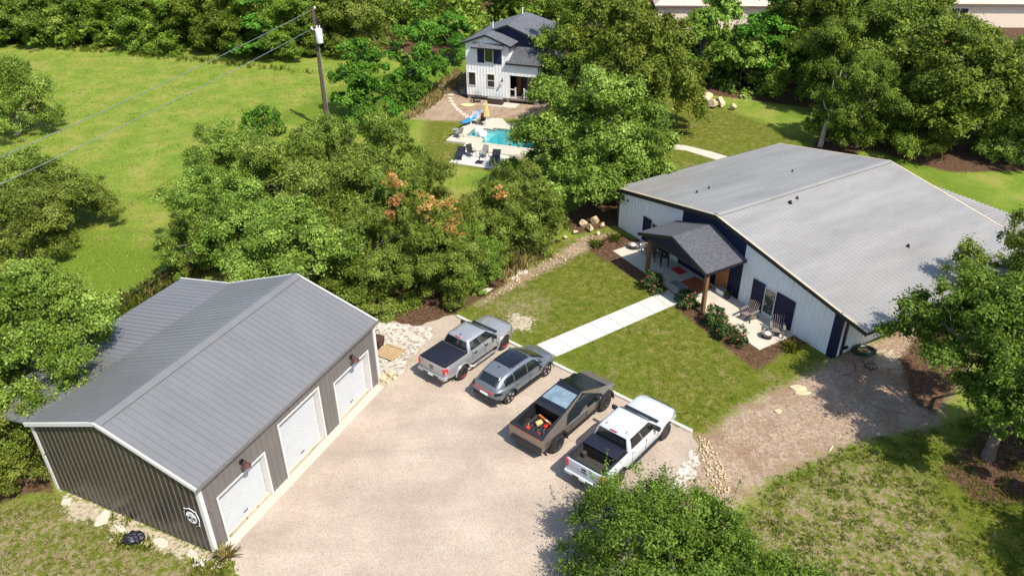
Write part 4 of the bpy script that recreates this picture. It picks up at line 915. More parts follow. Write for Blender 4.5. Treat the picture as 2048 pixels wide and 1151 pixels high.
# ---- grey hatchback SUV
def suv():
    lc, rz = place((1021, 806), (1096, 752), 2.77, .92, R(90 - 41.5))
    r = thing('hatchback', 'blue-grey hatchback with dark glass roof parked between two pickups', 'car', lc, rz)
    W, wb, T, NS, zb, rw = .925, 2.77, -2.27, 2.31, .30, .365; pt = M['grey_paint']
    st = [(T, W - .30, zb + .28, .84), (T + .08, W - .16, zb + .18, .96), (T + .30, W - .05, zb + .08, 1.02), (-1.4, W, zb, 1.02), (-.4, W - .01, zb, .97), (.7, W - .01, zb, .97), (1.25, W, zb, .99), (1.55, W - .02, zb, .95), (1.95, W - .08, zb + .03, .86), (2.18, W - .20, zb + .08, .74), (NS, W - .38, zb + .18, .60)]
    q = MB(); q.loft([car_ring(x, w_, a, b, .06, .07) for x, w_, a, b in st]); b = q.build('body', [pt, M['black_plastic']], r)
    carve(b, [cyl_cut(x, rw + .01, rw + .06, s * (W + .2), s * (W - .32)) for x in (-wb / 2, wb / 2) for s in (-1, 1)]); finish(b, 40)
    # greenhouse as a lengthwise loft
    stn = [(-2.20, .62, 1.00, .58, 1.03), (-2.02, .74, 1.0, .60, 1.17), (-1.76, .80, 1.0, .61, 1.36), (-1.45, .835, 1.0, .625, 1.49), (-1.0, .86, .98, .645, 1.57), (-.4, .875, .96, .66, 1.605), (.1, .88, .96, .655, 1.595), (.45, .88, .96, .645, 1.545), (.95, .86, .96, .68, 1.29), (1.45, .82, .96, .74, 1.0)]
    def gring(x, wb_, zb_, wr, zr):
        h = [(0, zb_ - .1), (wb_, zb_ - .1), (wb_, zb_), ((wb_ + wr) / 2 + .03, (zb_ + zr) / 2), (wr + .01, zr - .04), (wr - .08, zr), (wr * .5, zr + .03), (0, zr + .035)]
        return [(x, y, z) for y, z in h] + [(x, -y, z) for y, z in h[-2:0:-1]]
    q = MB(); q.loft([gring(*s_) for s_ in stn]); q.build('greenhouse', pt, r, smooth=60)
    def strip(name, m, x0, x1, f, n=14, k=8, off=.006):
        g = []
        for i in range(n + 1):
            x = x0 + (x1 - x0) * i / n
            v_ = [float(np.interp(x, [s_[0] for s_ in stn], [s_[j] for s_ in stn])) for j in (1, 2, 3, 4)]
            for j in range(k + 1): g.append(f(x, v_, j / k, off))
        fs = [(i * (k + 1) + j, i * (k + 1) + j + 1, (i + 1) * (k + 1) + j + 1, (i + 1) * (k + 1) + j) for i in range(n) for j in range(k)]
        q = MB(); q.add(g, fs); o = q.build(name, m, r, smooth=60)
        sm = o.modifiers.new('t', 'SOLIDIFY'); sm.thickness = .006; sm.offset = 1
        return o
    def topf(frac):
        def f(x, v_, t, off):
            y = (2 * t - 1) * frac * v_[2]; z = float(np.interp(abs(y), [0, v_[2] * .5, v_[2] - .08, v_[2] + .01], [v_[3] + .035, v_[3] + .03, v_[3], v_[3] - .04]))
            return (x, y, z + off + .004)
        return f
    strip('glass_roof', M['black_gloss'], -.95, .36, topf(.86)); strip('windshield', M['glass_dark'], .50, 1.36, topf(.95)); strip('rear_window', M['glass_dark'], -2.08, -1.56, topf(.93))
    def sidef(s, lo, hi):
        def f(x, v_, t, off):
            t = lo + (hi - lo) * t; za, zb2 = v_[1] + .0, v_[3] - .04; ya, yb2 = v_[0], v_[2] + .01; ym = (v_[0] + v_[2]) / 2 + .03
            y = float(np.interp(t, [0, .5, 1], [ya, ym, yb2])); return (x, s * (y + off + .002), za + (zb2 - za) * t)
        return f
    for s in (-1, 1):
        strip('side_window', M['glass_dark'], -1.62, -1.02, sidef(s, .12, .86)); strip('side_window', M['glass_dark'], -.98, -.08, sidef(s, .08, .90)); strip('side_window', M['glass_dark'], -.04, 1.02, sidef(s, .08, .88))
        mirror(r, .78, W - .10, .96, pt, s)
        for x in (-.95, .02, 1.02):
            q = MB(); q.box(x - .006, x + .006, *sorted((s * (W - .02), s * (W - .004))), .42, .93); q.build('door_seam', M['black_plastic'], r)
        for x in (-.72, .22):
            q = MB(); q.box(x - .10, x + .10, *sorted((s * (W - .03), s * (W + .02))), .83, .87); q.build('door_handle', pt, r, bevel=.01)
        q = MB(); q.box(-1.0, 1.0, *sorted((s * (W - .1), s * (W + .008))), .25, .37); q.build('sill', M['black_plastic'], r, bevel=.02)
        q = MB(); q.loft([[(T + .02, s * (W - .32), .80), (T + .02, s * (W - .32), .93), (T - .0, s * (W - .18), .92), (T - .0, s * (W - .18), .82)], [(T + .30, s * (W - .05), .86), (T + .30, s * (W - .05), .93), (T + .30, s * (W + .0), .92), (T + .30, s * (W + .0), .86)]]); q.build('tail_light', M['black_gloss'], r, bevel=.01)
        q = MB(); q.loft([[(1.85, s * (W - .10), .76), (1.85, s * (W - .10), .86), (1.85, s * (W - .045), .82), (1.85, s * (W - .045), .76)], [(2.24, s * (W - .34), .66), (2.24, s * (W - .34), .74), (2.26, s * (W - .32), .72), (2.26, s * (W - .32), .66)]]); q.build('headlight', M['chrome'], r)
        for x in (-wb / 2, wb / 2):
            wheel(r, x, s * (W - .015), rw, .23, .265, 5, M['chrome'])
            q = MB(); q.tube([(x + math.cos(t) * (rw + .075), s * (W + .002), rw + .01 + math.sin(t) * (rw + .075)) for t in np.linspace(-.1, math.pi + .1, 16)], .022, 6); q.build('arch_trim', M['black_plastic'], r, smooth=60)
    q = MB(); q.box(T - .012, T + .05, -.62, .62, .86, .90); q.build('light_bar', M['red_lens'], r, bevel=.008)
    q = MB(); q.loft([[(T - .03, y, z) for y, z in ((-.66, .34), (.66, .34), (.66, .52), (-.66, .52))], [(T + .25, y, z) for y, z in ((-.86, .28), (.86, .28), (.86, .54), (-.86, .54))]]); q.build('rear_bumper', M['black_plastic'], r, bevel=.03)
    q = MB(); q.box(T - .03, T + .05, -.23, .23, .62, .74); q.build('licence_plate', M['white_plastic'], r, bevel=.006)
    q = MB(); q.loft([[(-1.52, -.57, 1.49), (-1.52, .57, 1.49), (-1.52, .55, 1.52), (-1.52, -.55, 1.52)], [(-1.74, -.53, 1.45), (-1.74, .53, 1.45), (-1.74, .51, 1.47), (-1.74, -.51, 1.47)]]); q.build('spoiler', pt, r, bevel=.01)
    q = MB(); q.loft([[(-1.25, -.03, 1.55), (-1.25, .03, 1.55), (-1.25, 0, 1.62)], [(-1.08, -.02, 1.58), (-1.08, .02, 1.58), (-1.08, 0, 1.60)]]); q.build('antenna', M['black_plastic'], r)
    q = MB(); q.box(-1.7, 1.7, -.62, .62, .2, .4); q.build('chassis', M['black_plastic'], r)
suv()

# ---- angular bare-metal pickup
def angular():
    lc, rz = place((1115, 902), (1212, 820), 3.635, 1.02, R(90 - 40.6))
    r = thing('angular_pickup', 'angular bare steel pickup with a pointed roof and tools in its bed', 'pickup truck', lc, rz)
    wb, rw = 3.635, .445; T, NS = -2.80, 2.78; X0 = .35
    # half cross sections (y, z): sill, lower side, shoulder, top edge
    st = [(T, (.90, .56), (.95, .70), (.985, 1.06), (.90, 1.26)), (-1.818, (.92, .48), (.97, .70), (1.0, 1.03), (.835, 1.425)), (X0, (.94, .44), (.99, .68), (1.01, .97), (.63, 1.80)), (1.818, (.92, .48), (.96, .68), (.985, .93), (.76, 1.24)), (2.45, (.88, .52), (.92, .68), (.94, .91), (.80, 1.03)), (NS, (.78, .56), (.84, .68), (.86, .86), (.78, .92))]
    rings = [[(x, y, z) for y, z in ((0, a[1]), a, b, c, d)] + [(x, 0, d[1])] + [(x, -y, z) for y, z in (d, c, b, a)] for x, a, b, c, d in st]
    q = MB(); q.loft(rings); b = q.build('body', [M['stainless'], M['black_plastic']], r)
    cuts = [cyl_cut(x, rw + .01, rw + .06, s * 1.3, s * .66) for x in (-wb / 2, wb / 2) for s in (-1, 1)]
    carve(b, [box_cut(-2.66, -1.12, -.70, .70, .84, 2.2, M['black_plastic'])]); carve(b, cuts)
    def topz(x): return float(np.interp(x, [T, X0, 2.45, NS], [1.26, 1.80, 1.03, .92]))
    def topy(x): return float(np.interp(x, [T, -1.818, X0, 1.818, 2.45, NS], [.90, .835, .63, .76, .80, .78]))
    def tp(name, m, x0, x1, fy=1.0, off=.008, th=.012, ins=.0):
        q = MB(); a = [(x0, -topy(x0) * fy + ins, topz(x0) + off), (x1, -topy(x1) * fy + ins, topz(x1) + off), (x1, topy(x1) * fy - ins, topz(x1) + off), (x0, topy(x0) * fy - ins, topz(x0) + off)]
        q.slab([(p[0], p[1], p[2] - th) for p in a], (0, 0, 1), th + .001); return q.build(name, m, r)
    tp('roof_panel', M['black_gloss'], .1, X0); tp('windshield', M['glass_dark'], X0 + .001, 1.95, .995, .012); tp('hood_panel', M['black_gloss'], 1.96, 2.2, .96)
    tp('rear_panel', M['black_gloss'], -1.12, .099, 1.0, .006); tp('rear_window', M['pane_blue'], -.86, .06, .90, .016); tp('bed_cover_housing', M['black_plastic'], -1.34, -1.121, .99, .012)
    for s in (-1, 1):
        # black rails along the bed
        q = MB(); q.loft([[(x, s * (topy(x) + .002), topz(x) - .02), (x, s * (topy(x) + .002), topz(x) + .014), (x, s * (.70 if x < -1.0 else topy(x) - .1), topz(x) + .014), (x, s * (.70 if x < -1.0 else topy(x) - .1), topz(x) - .02)] for x in (T + .0, -1.35)]); q.build('bed_rail', M['black_plastic'], r)
        # side window: dark pointed panel on the slanted upper side
        def sp(x, t):
            i = np.interp; xs = [k[0] for k in st]
            c = (i(x, xs, [k[3][0] for k in st]), i(x, xs, [k[3][1] for k in st])); d = (i(x, xs, [k[4][0] for k in st]), i(x, xs, [k[4][1] for k in st]))
            return (x, s * (c[0] + (d[0] - c[0]) * t + .008), c[1] + (d[1] - c[1]) * t + .004)
        q = MB(); q.slab([sp(-1.25, .10), sp(1.62, .14), sp(1.58, .40), sp(X0, .93), sp(-.95, .72)], (0, s, 0), .006); q.build('side_window', M['glass_dark'], r)
        q = MB()
        for x0, t0, x1, t1 in ((-1.05, .03, 1.7, .10),): q.bar(sp(x0, t0), sp(x1, t1), .05, .03)
        q.build('window_trim', M['steel'], r)
        for x in (-.82, .28, 1.28):
            q = MB(); p0 = sp(x, 0); q.bar((x, s * .985, .55), (x, s * (abs(p0[1]) - .004), p0[2] - .03), .012, .012); q.build('door_seam', M['black_plastic'], r)
        q = MB(); q.box(1.0, 1.14, *sorted((s * .90, s * 1.12)), 1.10, 1.24); q.build('wing_mirror', M['black_plastic'], r, bevel=.02)
        for x in (-wb / 2, wb / 2):
            # trapezoid arch flares
            pts = [(-.62, .40), (-.52, .80), (-.34, 1.0), (.34, 1.0), (.54, .80), (.64, .40)]; ins = [(-.53, .40), (-.44, .74), (-.28, .91), (.28, .91), (.45, .74), (.54, .40)]
            q = MB(); q.loft([[(x + a[0], s * .95, a[1]), (x + a[0], s * 1.085, a[1] - .01), (x + c[0], s * 1.085, c[1]), (x + c[0], s * .95, c[1])] for a, c in zip(pts, ins)]); q.build('wheel_arch', M['black_plastic'], r)
            wheel(r, x, s * 1.055, rw, .28, .27, 7, M['black_plastic'], cover=True)
        q = MB(); q.box(-1.2, 1.2, *sorted((s * .88, s * 1.0)), .36, .47); q.build('sill', M['black_plastic'], r)
    q = MB(); q.box(T - .012, T + .001, -.86, .86, .72, 1.24); tg = q.build('tailgate', M['stainless'], r)
    q = MB(); q.box(T - .02, T - .0125, -.86, .86, 1.17, 1.20); q.build('light_strip', M['red_lens'], tg)
    q = MB(); q.box(T - .04, T + .14, -.91, .91, topz(T) - .03, topz(T) + .03); q.build('tailgate_top', M['black_plastic'], r, bevel=.01)
    q = MB(); q.loft([[(T - .10, y, z) for y, z in ((-.80, .46), (.80, .46), (.80, .70), (-.80, .70))], [(T + .3, y, z) for y, z in ((-.95, .42), (.95, .42), (.95, .71), (-.95, .71))]]); q.build('rear_bumper', M['black_plastic'], r, bevel=.02)
    q = MB(); q.loft([[(NS + .05, y, z) for y, z in ((-.7, .46), (.7, .46), (.7, .66), (-.7, .66))], [(NS - .3, y, z) for y, z in ((-.90, .42), (.90, .42), (.90, .68), (-.90, .68))]]); q.build('front_bumper', M['black_plastic'], r, bevel=.02)
    q = MB(); q.box(NS - .02, NS + .01, -.78, .78, .86, .90); q.build('light_strip', M['white_plastic'], r)
    q = MB(); q.box(-2.2, 2.2, -.62, .62, .28, .5); q.build('chassis', M['black_plastic'], r)
    for i in range(6):
        q = MB(); y = -.55 + i * .22; q.box(-2.6, -1.05, y - .05, y + .05, .842, .856); q.build('bed_floor_rib', M['bedliner'], r)
    return lc, rz
M['pane_blue'] = mat('pale_tinted_pane', (0.085, 0.135, 0.17), 0.08, col2=(0.20, 0.27, 0.32), scale=2.2, coat=.6)
CT, CTZ = angular()
def inbed(x, y, z=.856): p = loc(Vector((CT[0], CT[1], 0)), CTZ, x, y); return (p.x, p.y, CT[2] + z)
# tools lying in the angular pickup's bed
t = thing('fuel_can', 'red plastic jug lying nearest the tailgate in the steel pickup bed', 'jug', inbed(-2.35, .28), CTZ + .4)
q = MB(); q.box(-.16, .16, -.12, .12, 0, .22); q.build('tank', M['red_plastic'], t, bevel=.04); q = MB(); q.tube([(.1, 0, .2), (.16, 0, .3), (.22, 0, .34)], .025, 8); q.build('spout', M['orange'], t)
t = thing('power_drill', 'red and grey power drill on the steel pickup bed floor', 'drill', inbed(-2.25, -.25), CTZ + 1.2)
q = MB(); q.lathe([(0, -.14), (.05, -.13), (.055, .05), (.03, .12), (0, .16)], 12, 'x', (0, 0, .07)); q.build('motor', M['red_plastic'], t); q = MB(); q.bar((-.06, 0, .07), (-.04, .2, .05), .05, .05); q.obox((-.04, .24, .05), (.13, .08, .09)); q.build('grip', M['black_plastic'], t)
t = thing('tool_bag', 'tan canvas tool bag in the middle of the steel pickup bed', 'bag', inbed(-1.75, .15), CTZ - .3)
q = MB(); q.loft([[(-.2, -.13, 0), (.2, -.13, 0), (.2, .13, 0), (-.2, .13, 0)], [(-.23, -.16, .15), (.23, -.16, .15), (.23, .16, .15), (-.23, .16, .15)], [(-.2, -.06, .28), (.2, -.06, .28), (.2, .06, .28), (-.2, .06, .28)]]); q.build('bag_body', M['tan_fabric'], t, bevel=.02); q = MB(); q.tube([(-.12, 0, .27), (-.08, 0, .38), (.08, 0, .38), (.12, 0, .27)], .014); q.build('handle', M['black_plastic'], t)
t = thing('plank', 'long orange plank lying across the steel pickup bed behind the tan bag', 'plank', inbed(-1.45, -.08), CTZ + 1.35)
q = MB(); q.box(-.55, .55, -.05, .05, .02, .13); q.build('plank_body', M['orange'], t, bevel=.006); q = MB(); q.box(-.08, .08, -.03, .03, .131, .14); q.build('label_plate', M['white_plastic'], t)
t = thing('red_toolbox', 'small red toolbox beside the tan bag in the steel pickup bed', 'toolbox', inbed(-1.72, -.22), CTZ + .2)
q = MB(); q.box(-.15, .15, -.1, .1, 0, .17); q.build('box', M['red_plastic'], t, bevel=.015); q = MB(); q.tube([(-.08, 0, .16), (-.08, 0, .23), (.08, 0, .23), (.08, 0, .16)], .013); q.build('handle', M['black_plastic'], t)
t = thing('hand_saw', 'grey cordless saw with a pale handle in the right corner of the steel pickup bed', 'saw', inbed(-2.2, -.50), CTZ + .5)
q = MB(); q.bar((-.3, 0, .05), (.2, 0, .05), .12, .02); q.build('blade', M['steel'], t); q = MB(); q.tube([(.2, -.05, .05), (.32, -.07, .06), (.36, .03, .06), (.25, .06, .05)], .022); q.build('handle', M['grey_wood'], t)
t = thing('cable_coil', 'black cable coil on the floor of the steel pickup bed', 'cable', inbed(-2.0, -.02), CTZ)
q = MB(); q.tube([((.16 + .02 * math.sin(a_ * 1.3)) * math.cos(a_), (.14 + .02 * math.cos(a_ * 1.7)) * math.sin(a_), .03 + .012 * a_ / 6.28) for a_ in np.linspace(0, 25, 90)], .014, 5); q.build('coil', M['black_plastic'], t); q = MB(); q.obox((.22, .1, .03), (.08, .05, .05)); q.build('plug', M['steel'], t)

for o_ in list(bpy.data.objects):
    if o_.type == 'EMPTY' and o_.name.split('.')[0] in ('fuel_can', 'power_drill', 'tool_bag', 'red_toolbox', 'cable_coil'): o_.scale = (.72, .72, .72)
# ------------------------------------------------------------------ trees and plants
def leaves(P, Nn, size, rg, tone, asp=.55, curl=.0):
    """quads (rhombs) at P, normals Nn; returns verts, faces, tones"""
    n = len(P); a = rg.normal(size=(n, 3)); a -= (a * Nn).sum(1, keepdims=True) * Nn; a /= np.linalg.norm(a, axis=1, keepdims=True) + 1e-9
    b = np.cross(Nn, a); s = (size * rg.uniform(.45, 1.6, n))[:, None]
    V = np.stack([P - a * s, P - b * s * asp + Nn * s * .15, P + a * s, P + b * s * asp + Nn * s * .15], 1).reshape(-1, 3)
    F = np.arange(n * 4).reshape(-1, 4); return V, F, np.repeat(tone, 4)

def leaf_mesh(name, V, F, T, m):
    me = bpy.data.meshes.new(name); me.vertices.add(len(V)); me.vertices.foreach_set('co', V.astype(np.float32).ravel())
    me.loops.add(F.size); me.loops.foreach_set('vertex_index', F.astype(np.int32).ravel())
    me.polygons.add(len(F)); me.polygons.foreach_set('loop_start', np.arange(0, F.size, F.shape[1], dtype=np.int32))
    me.attributes.new('tone', 'FLOAT', 'POINT').data.foreach_set('value', T.astype(np.float32))
    me.update(calc_edges=True); me.materials.append(m); return me

def unit(v): return v / (np.linalg.norm(v, axis=-1, keepdims=True) + 1e-9)

def puff_leaves(C, Rp, n, size, rg, flat=.75, sub=14, up=.45, asp=.55, tv=.22):
    """leaf cloud made of sub-clumps on the shells of puffs"""
    k = len(C); K = k * sub
    d = rg.normal(size=(K, 3)); d[:, 2] = np.abs(d[:, 2]) * 1.0 - .35; d = unit(d)
    pi = np.repeat(np.arange(k), sub); r = Rp[pi] * rg.uniform(.55, 1.05, K)
    S = C[pi] + d * r[:, None] * np.array([1, 1, flat]); sr = Rp[pi] * rg.uniform(.22, .42, K)
    w_ = sr ** 2; w_ /= w_.sum(); j = rg.choice(K, n, p=w_)
    g = unit(rg.normal(size=(n, 3))) * (rg.uniform(0, 1, n) ** .5)[:, None]
    fillr = np.where(rg.random(n) < .30, 2.1, 1.15)[:, None]
    P = S[j] + g * sr[j][:, None] * np.array([1, 1, .75]) * fillr
    Nn = unit(g * .5 + d[j] * .5 + rg.normal(size=(n, 3)) * .55 + np.array([0, 0, up]))
    pt = rg.normal(size=k) * tv * .6; stn = rg.normal(size=K) * tv * .7
    tone = np.clip(.45 + pt[pi[j]] + stn[j] + rg.normal(size=n) * tv, 0, 1)
    return leaves(P, Nn, size, rg, tone, asp)

def dome_puffs(n, RX, H, z0, rg, rp=(.2, .34), fill=.25, shape=1.0, lob=.25):
    """puff centres over a lobed dome of radius RX from z0 to H"""
    C = []; ph = rg.uniform(0, 6.28, 3)
    while len(C) < n:
        t = rg.uniform(0, 6.28); lobe = 1 + lob * (math.sin(2 * t + ph[0]) * .5 + math.sin(3 * t + ph[1]) * .5 + math.sin(5 * t + ph[2]) * .35)
        e = rg.uniform(-.12, 1) ; e = math.asin(min(1, max(-.3, e)))
        f = rg.uniform(.35, .8) if rg.random() < fill else rg.uniform(.78, 1.0)
        rad = RX * lobe * math.cos(e) ** shape * f; zz = z0 + (H - z0) * (max(math.sin(e), -.25) * f + .02)
        C.append((rad * math.cos(t), rad * math.sin(t), zz))
    C = np.array(C); Rp = rg.uniform(rp[0], rp[1], n) * RX
    C[:, 2] = np.minimum(C[:, 2], H - Rp * .5); return C, Rp

def limbs(C, fork, r0, rg, lean=(0, 0), nl=9, twigs=0):
    q = MB(); top = np.array([lean[0], lean[1], fork])
    q.tube([(0, 0, -.1), (lean[0] * .1, lean[1] * .1, fork * .12), (lean[0] * .5 + .08, lean[1] * .5 - .05, fork * .55), tuple(top)], [r0 * 1.45, r0 * 1.05, r0 * .9, r0 * .8], 10)
    idx = rg.choice(len(C), min(nl, len(C)), replace=False)
    for i in idx:
        c = C[i]; m1 = top + (c - top) * .35 + np.array([0, 0, .15 * np.linalg.norm(c - top)]) * rg.uniform(-.2, .8); m2 = top + (c - top) * .7 + rg.normal(size=3) * .15
        q.tube([tuple(top - np.array([0, 0, .12])), tuple(m1), tuple(m2), tuple(c)], [r0 * .55, r0 * .36, r0 * .22, r0 * .07], 6)
        for _ in range(twigs + 1):
            e = c + unit(rg.normal(size=3) + np.array([0, 0, .4])) * rg.uniform(.7, 1.3); q.tube([tuple(m2), tuple((m2 + e) / 2 + rg.normal(size=3) * .1), tuple(e)], [r0 * .12, r0 * .07, r0 * .02], 4)
    return q

KIND = {}
def tree_kind(key, name, RX, H, z0, n, nleaf, size, leafm, seed, bark='bark', fork=None, r0=None, rp=(.2, .34), fill=.25, flat=.75, shape=1.0, lob=.25, sub=9, lean=(0, 0), twigs=0, up=.45, asp=.55, nl=9, off=(0, 0), tv=.22, shoots=0):
    rg = np.random.default_rng(seed); C, Rp = dome_puffs(n, RX, H, z0, rg, rp, fill, shape, lob); C[:, 0] += off[0]; C[:, 1] += off[1]
    size *= .8; nleaf = int(nleaf * 1.45)
    V, F, T = puff_leaves(C, Rp, nleaf, size, rg, flat, sub, up, asp, tv)
    if shoots:
        k = shoots; i = rg.integers(0, len(C), k * 3); i = i[C[i, 2] > z0 + .35 * (H - z0)][:k]; k = len(i)
        b = C[i] + unit(rg.normal(size=(k, 3)) * np.array([1, 1, .3])) * Rp[i][:, None] * .8; d = unit(rg.normal(size=(k, 3)) * .45 + np.array([0, 0, 1.0])); ln = rg.uniform(.8, 1.7, k)
        m_ = 60; t = np.tile(np.linspace(0, 1, m_), k); j = np.repeat(np.arange(k), m_)
        P = b[j] + d[j] * (t * ln[j])[:, None] + rg.normal(size=(k * m_, 3)) * (.085 * (1.15 - t))[:, None]
        v2, f2, t2 = leaves(P, unit(rg.normal(size=(k * m_, 3)) + np.array([0, 0, .5])), size * .9, rg, np.clip(.6 + rg.normal(size=k * m_) * .2, 0, 1), asp)
        F = np.vstack([F, f2 + len(V)]); V = np.vstack([V, v2]); T = np.concatenate([T, t2])
    me = leaf_mesh(name + '_crown', V, F, T, LEAF[leafm])
    tr = limbs(C, fork or H * .34, r0 or RX * .05, rg, lean, nl, twigs).build('trunk', M[bark], smooth=60)
    tm = tr.data; bpy.data.objects.remove(tr); KIND[key] = (name, me, tm, RX, H, z0)

TREES = []
def tree(key, xy, label, rx=None, h=None, rot=None, group=None, cat='tree', seed=None):
    """xy: world base; rx/h: wanted crown radius and height"""
    name, me, tm, RX, H, z0 = KIND[key]; rg = random.Random(len(TREES) * 7 + 3); s = (rx or RX) / RX; sz = (h or H * s) / H
    t = thing(name, label, cat, (xy[0], xy[1], 0), rg.uniform(0, 6.28) if rot is None else rot, group); t.scale = (s, s * rg.uniform(.92, 1.08) if rot is None else s, sz)
    c = bpy.data.objects.new('crown', me); COL.objects.link(c); c.parent = t
    k = bpy.data.objects.new('trunk', tm); COL.objects.link(k); k.parent = t
    TREES.append(t); return t
def crown_at(cx, cy, zc): p = at(cx, cy, zc); return (p.x, p.y)

tree_kind('oak1', 'oak_tree', 3.6, 6.0, 1.7, 42, 40500, .085, 'oak', 11, twigs=1)
tree_kind('oak2', 'oak_tree', 3.6, 5.8, 1.3, 48, 43200, .085, 'oak', 12, lob=.35, twigs=1)
tree_kind('oak3', 'oak_tree', 3.4, 6.2, 1.5, 38, 37800, .085, 'oak', 13, lob=.4, rp=(.18, .32))
tree_kind('leftoak', 'oak_tree', 4.2, 7.0, 1.4, 80, 101250, .075, 'oak', 21, rp=(.15, .27), twigs=1, lob=.2)
tree_kind('rightoak', 'oak_tree', 4.0, 8.8, 4.0, 62, 86400, .08, 'elm', 22, rp=(.15, .26), twigs=2, lob=.35, fork=3.7, r0=.22, lean=(.35, .8), nl=14, off=(1.0, 1.0))
tree_kind('neartree', 'elm_tree', 5.2, 5.2, .9, 140, 210000, .060, 'elm', 23, rp=(.13, .23), lob=.3, shoots=300, asp=.5)
tree_kind('pooloak', 'oak_tree', 5.6, 9.4, 2.4, 84, 94500, .12, 'oak', 24, rp=(.14, .24), lob=.22, fork=2.8, r0=.36, nl=14)
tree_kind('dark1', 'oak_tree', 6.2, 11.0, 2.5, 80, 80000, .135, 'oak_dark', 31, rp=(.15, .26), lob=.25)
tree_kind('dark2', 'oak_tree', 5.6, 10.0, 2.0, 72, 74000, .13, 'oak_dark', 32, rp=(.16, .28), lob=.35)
tree_kind('cedar1', 'juniper_tree', 2.9, 6.6, .5, 46, 32400, .12, 'cedar', 41, rp=(.18, .32), flat=1.0, shape=1.3, fill=.3, up=.2, asp=.4)
tree_kind('cedar2', 'juniper_tree', 3.2, 6.0, .4, 50, 35100, .12, 'cedar', 42, rp=(.17, .30), flat=1.0, shape=1.2, up=.2, asp=.4, lob=.35)
tree_kind('cedarnear', 'juniper_tree', 3.2, 5.6, .3, 62, 70200, .075, 'oak', 43, rp=(.15, .27), flat=.95, up=.3, asp=.4, lob=.3, shoots=60)
tree_kind('bright1', 'chinaberry_tree', 2.8, 7.6, 1.6, 34, 15000, .15, 'bright', 51, rp=(.22, .36), flat=.5, up=.9, fork=2.4, lob=.3)
tree_kind('bright2', 'chinaberry_tree', 3.2, 9.0, 1.2, 42, 18000, .16, 'bright', 52, rp=(.2, .34), flat=.5, up=.9, fork=2.6, lob=.35)
tree_kind('lime1', 'vine_thicket', 3.6, 6.5, .2, 44, 17000, .18, 'lime', 61, rp=(.18, .34), flat=.7, up=.6, lob=.35)
tree_kind('lime2', 'vine_thicket', 3.2, 4.6, .1, 36, 14000, .17, 'lime', 62, rp=(.2, .36), flat=.7, up=.6, lob=.4)
tree_kind('shrub', 'shrub', 1.0, 1.5, .05, 16, 5000, .06, 'oak', 71, rp=(.3, .5), fork=.4, r0=.04)
tree_kind('greenshrub', 'shrub', 1.0, 1.3, .05, 14, 3500, .08, 'bright', 72, rp=(.3, .5), fork=.4, r0=.04)

NUM = ['first', 'second', 'third', 'fourth', 'fifth', 'sixth', 'seventh', 'eighth', 'ninth', 'tenth', 'eleventh', 'twelfth', 'thirteenth', 'fourteenth', 'fifteenth', 'sixteenth', 'seventeenth', 'eighteenth', 'nineteenth', 'twentieth']
# near trees
tree('leftoak', crown_at(55, 655, 5.0), 'large live oak at the left edge overhanging the garage lean-to', 4.0, 7.8, 1.0)
tree('oak2', crown_at(0, 880, 2.0), 'small oak growing at the rear left corner of the garage', 1.9, 3.8)
tree('rightoak', at(1975, 915), 'big leaning oak shading the dirt at the right edge of the yard', None, None, 0.0)
tree('oak3', crown_at(2075, 505, 5.0), 'dark oak crown at the right edge over the back corner of the white house', 2.7, 7.0)
tree('neartree', (6.0, 14.3), 'bushy elm nearest the camera with upright leafy shoots', 5.5, 4.8, .4)
tree('oak1', (24.5, 15.5), 'oak beyond the lower right corner of the lawn', 4.2, 8.5)
tree('oak3', (24.5, 22.5), 'oak beyond the right edge beside the big leaning oak', 3.2, 7)
tree('oak2', (-19.6, 14.2), 'oak beyond the lower left corner beside the garage lawn', 3.0, 6.5)
# left field
tree('oak3', crown_at(60, 365, 3.2), 'bushy oak in the field at the left edge, behind a wider oak', 3.3, 5.2)
tree('oak1', crown_at(122, 400, 2.4), 'wide oak in the field above the garage lean-to tree', 3.0, 4.6)
tree('oak2', crown_at(20, 455, 2.6), 'oak in the field tucked against the large left oak', 2.8, 5.0)
tree('oak2', crown_at(10, 190, 3.6), 'lone upright oak in the field at the left edge near the wood', 3.3, 7.0)
# centre thicket
for i, (cx, cy, rx, h, k) in enumerate(((455, 318, 3.0, 5.8, 'oak1'), (420, 415, 2.9, 5.2, 'oak2'), (560, 352, 3.3, 6.2, 'oak3'), (505, 455, 3.3, 5.6, 'oak1'), (405, 478, 2.4, 4.2, 'oak3'), (660, 318, 2.8, 6.0, 'oak2'), (660, 425, 3.6, 6.4, 'oak1'), (775, 300, 2.2, 6.6, 'oak3'), (765, 395, 3.1, 6.0, 'oak2'), (600, 520, 3.5, 5.6, 'oak2'))):
    tree(k, crown_at(cx, cy, h * .5), '%s live oak in the thicket between field and pool, counted from the garage ridge upward' % NUM[i] if 0 else ('live oak in the thicket behind the garage, %s in order from the left' % NUM[[1, 2, 4, 3, 0, 5, 7, 9, 8, 6][i]]) , rx, h, group='live oaks of the thicket behind the garage')
jn = [tree('cedarnear', crown_at(735, 510, 2.6), 'juniper hanging over the far corner of the garage roof', 3.1, 5.2), tree('cedarnear', crown_at(855, 505, 2.5), 'juniper bordering the brown leaf litter above the gravel corner', 3.0, 5.4),
      tree('cedarnear', crown_at(885, 430, 3.2), 'juniper with an orange dead patch in the thicket centre', 2.6, 6.4), tree('cedarnear', crown_at(1035, 408, 2.7), 'round juniper in front of the big pool oak and above the lawn rocks', 3.3, 5.2), tree('cedarnear', crown_at(940, 510, 1.8), 'low juniper beside the stone steps at the lawn corner', 2.1, 3.8), tree('cedarnear', crown_at(790, 440, 3.2), 'juniper with pale dead tips left of the orange dead patch', 2.6, 6.0)]
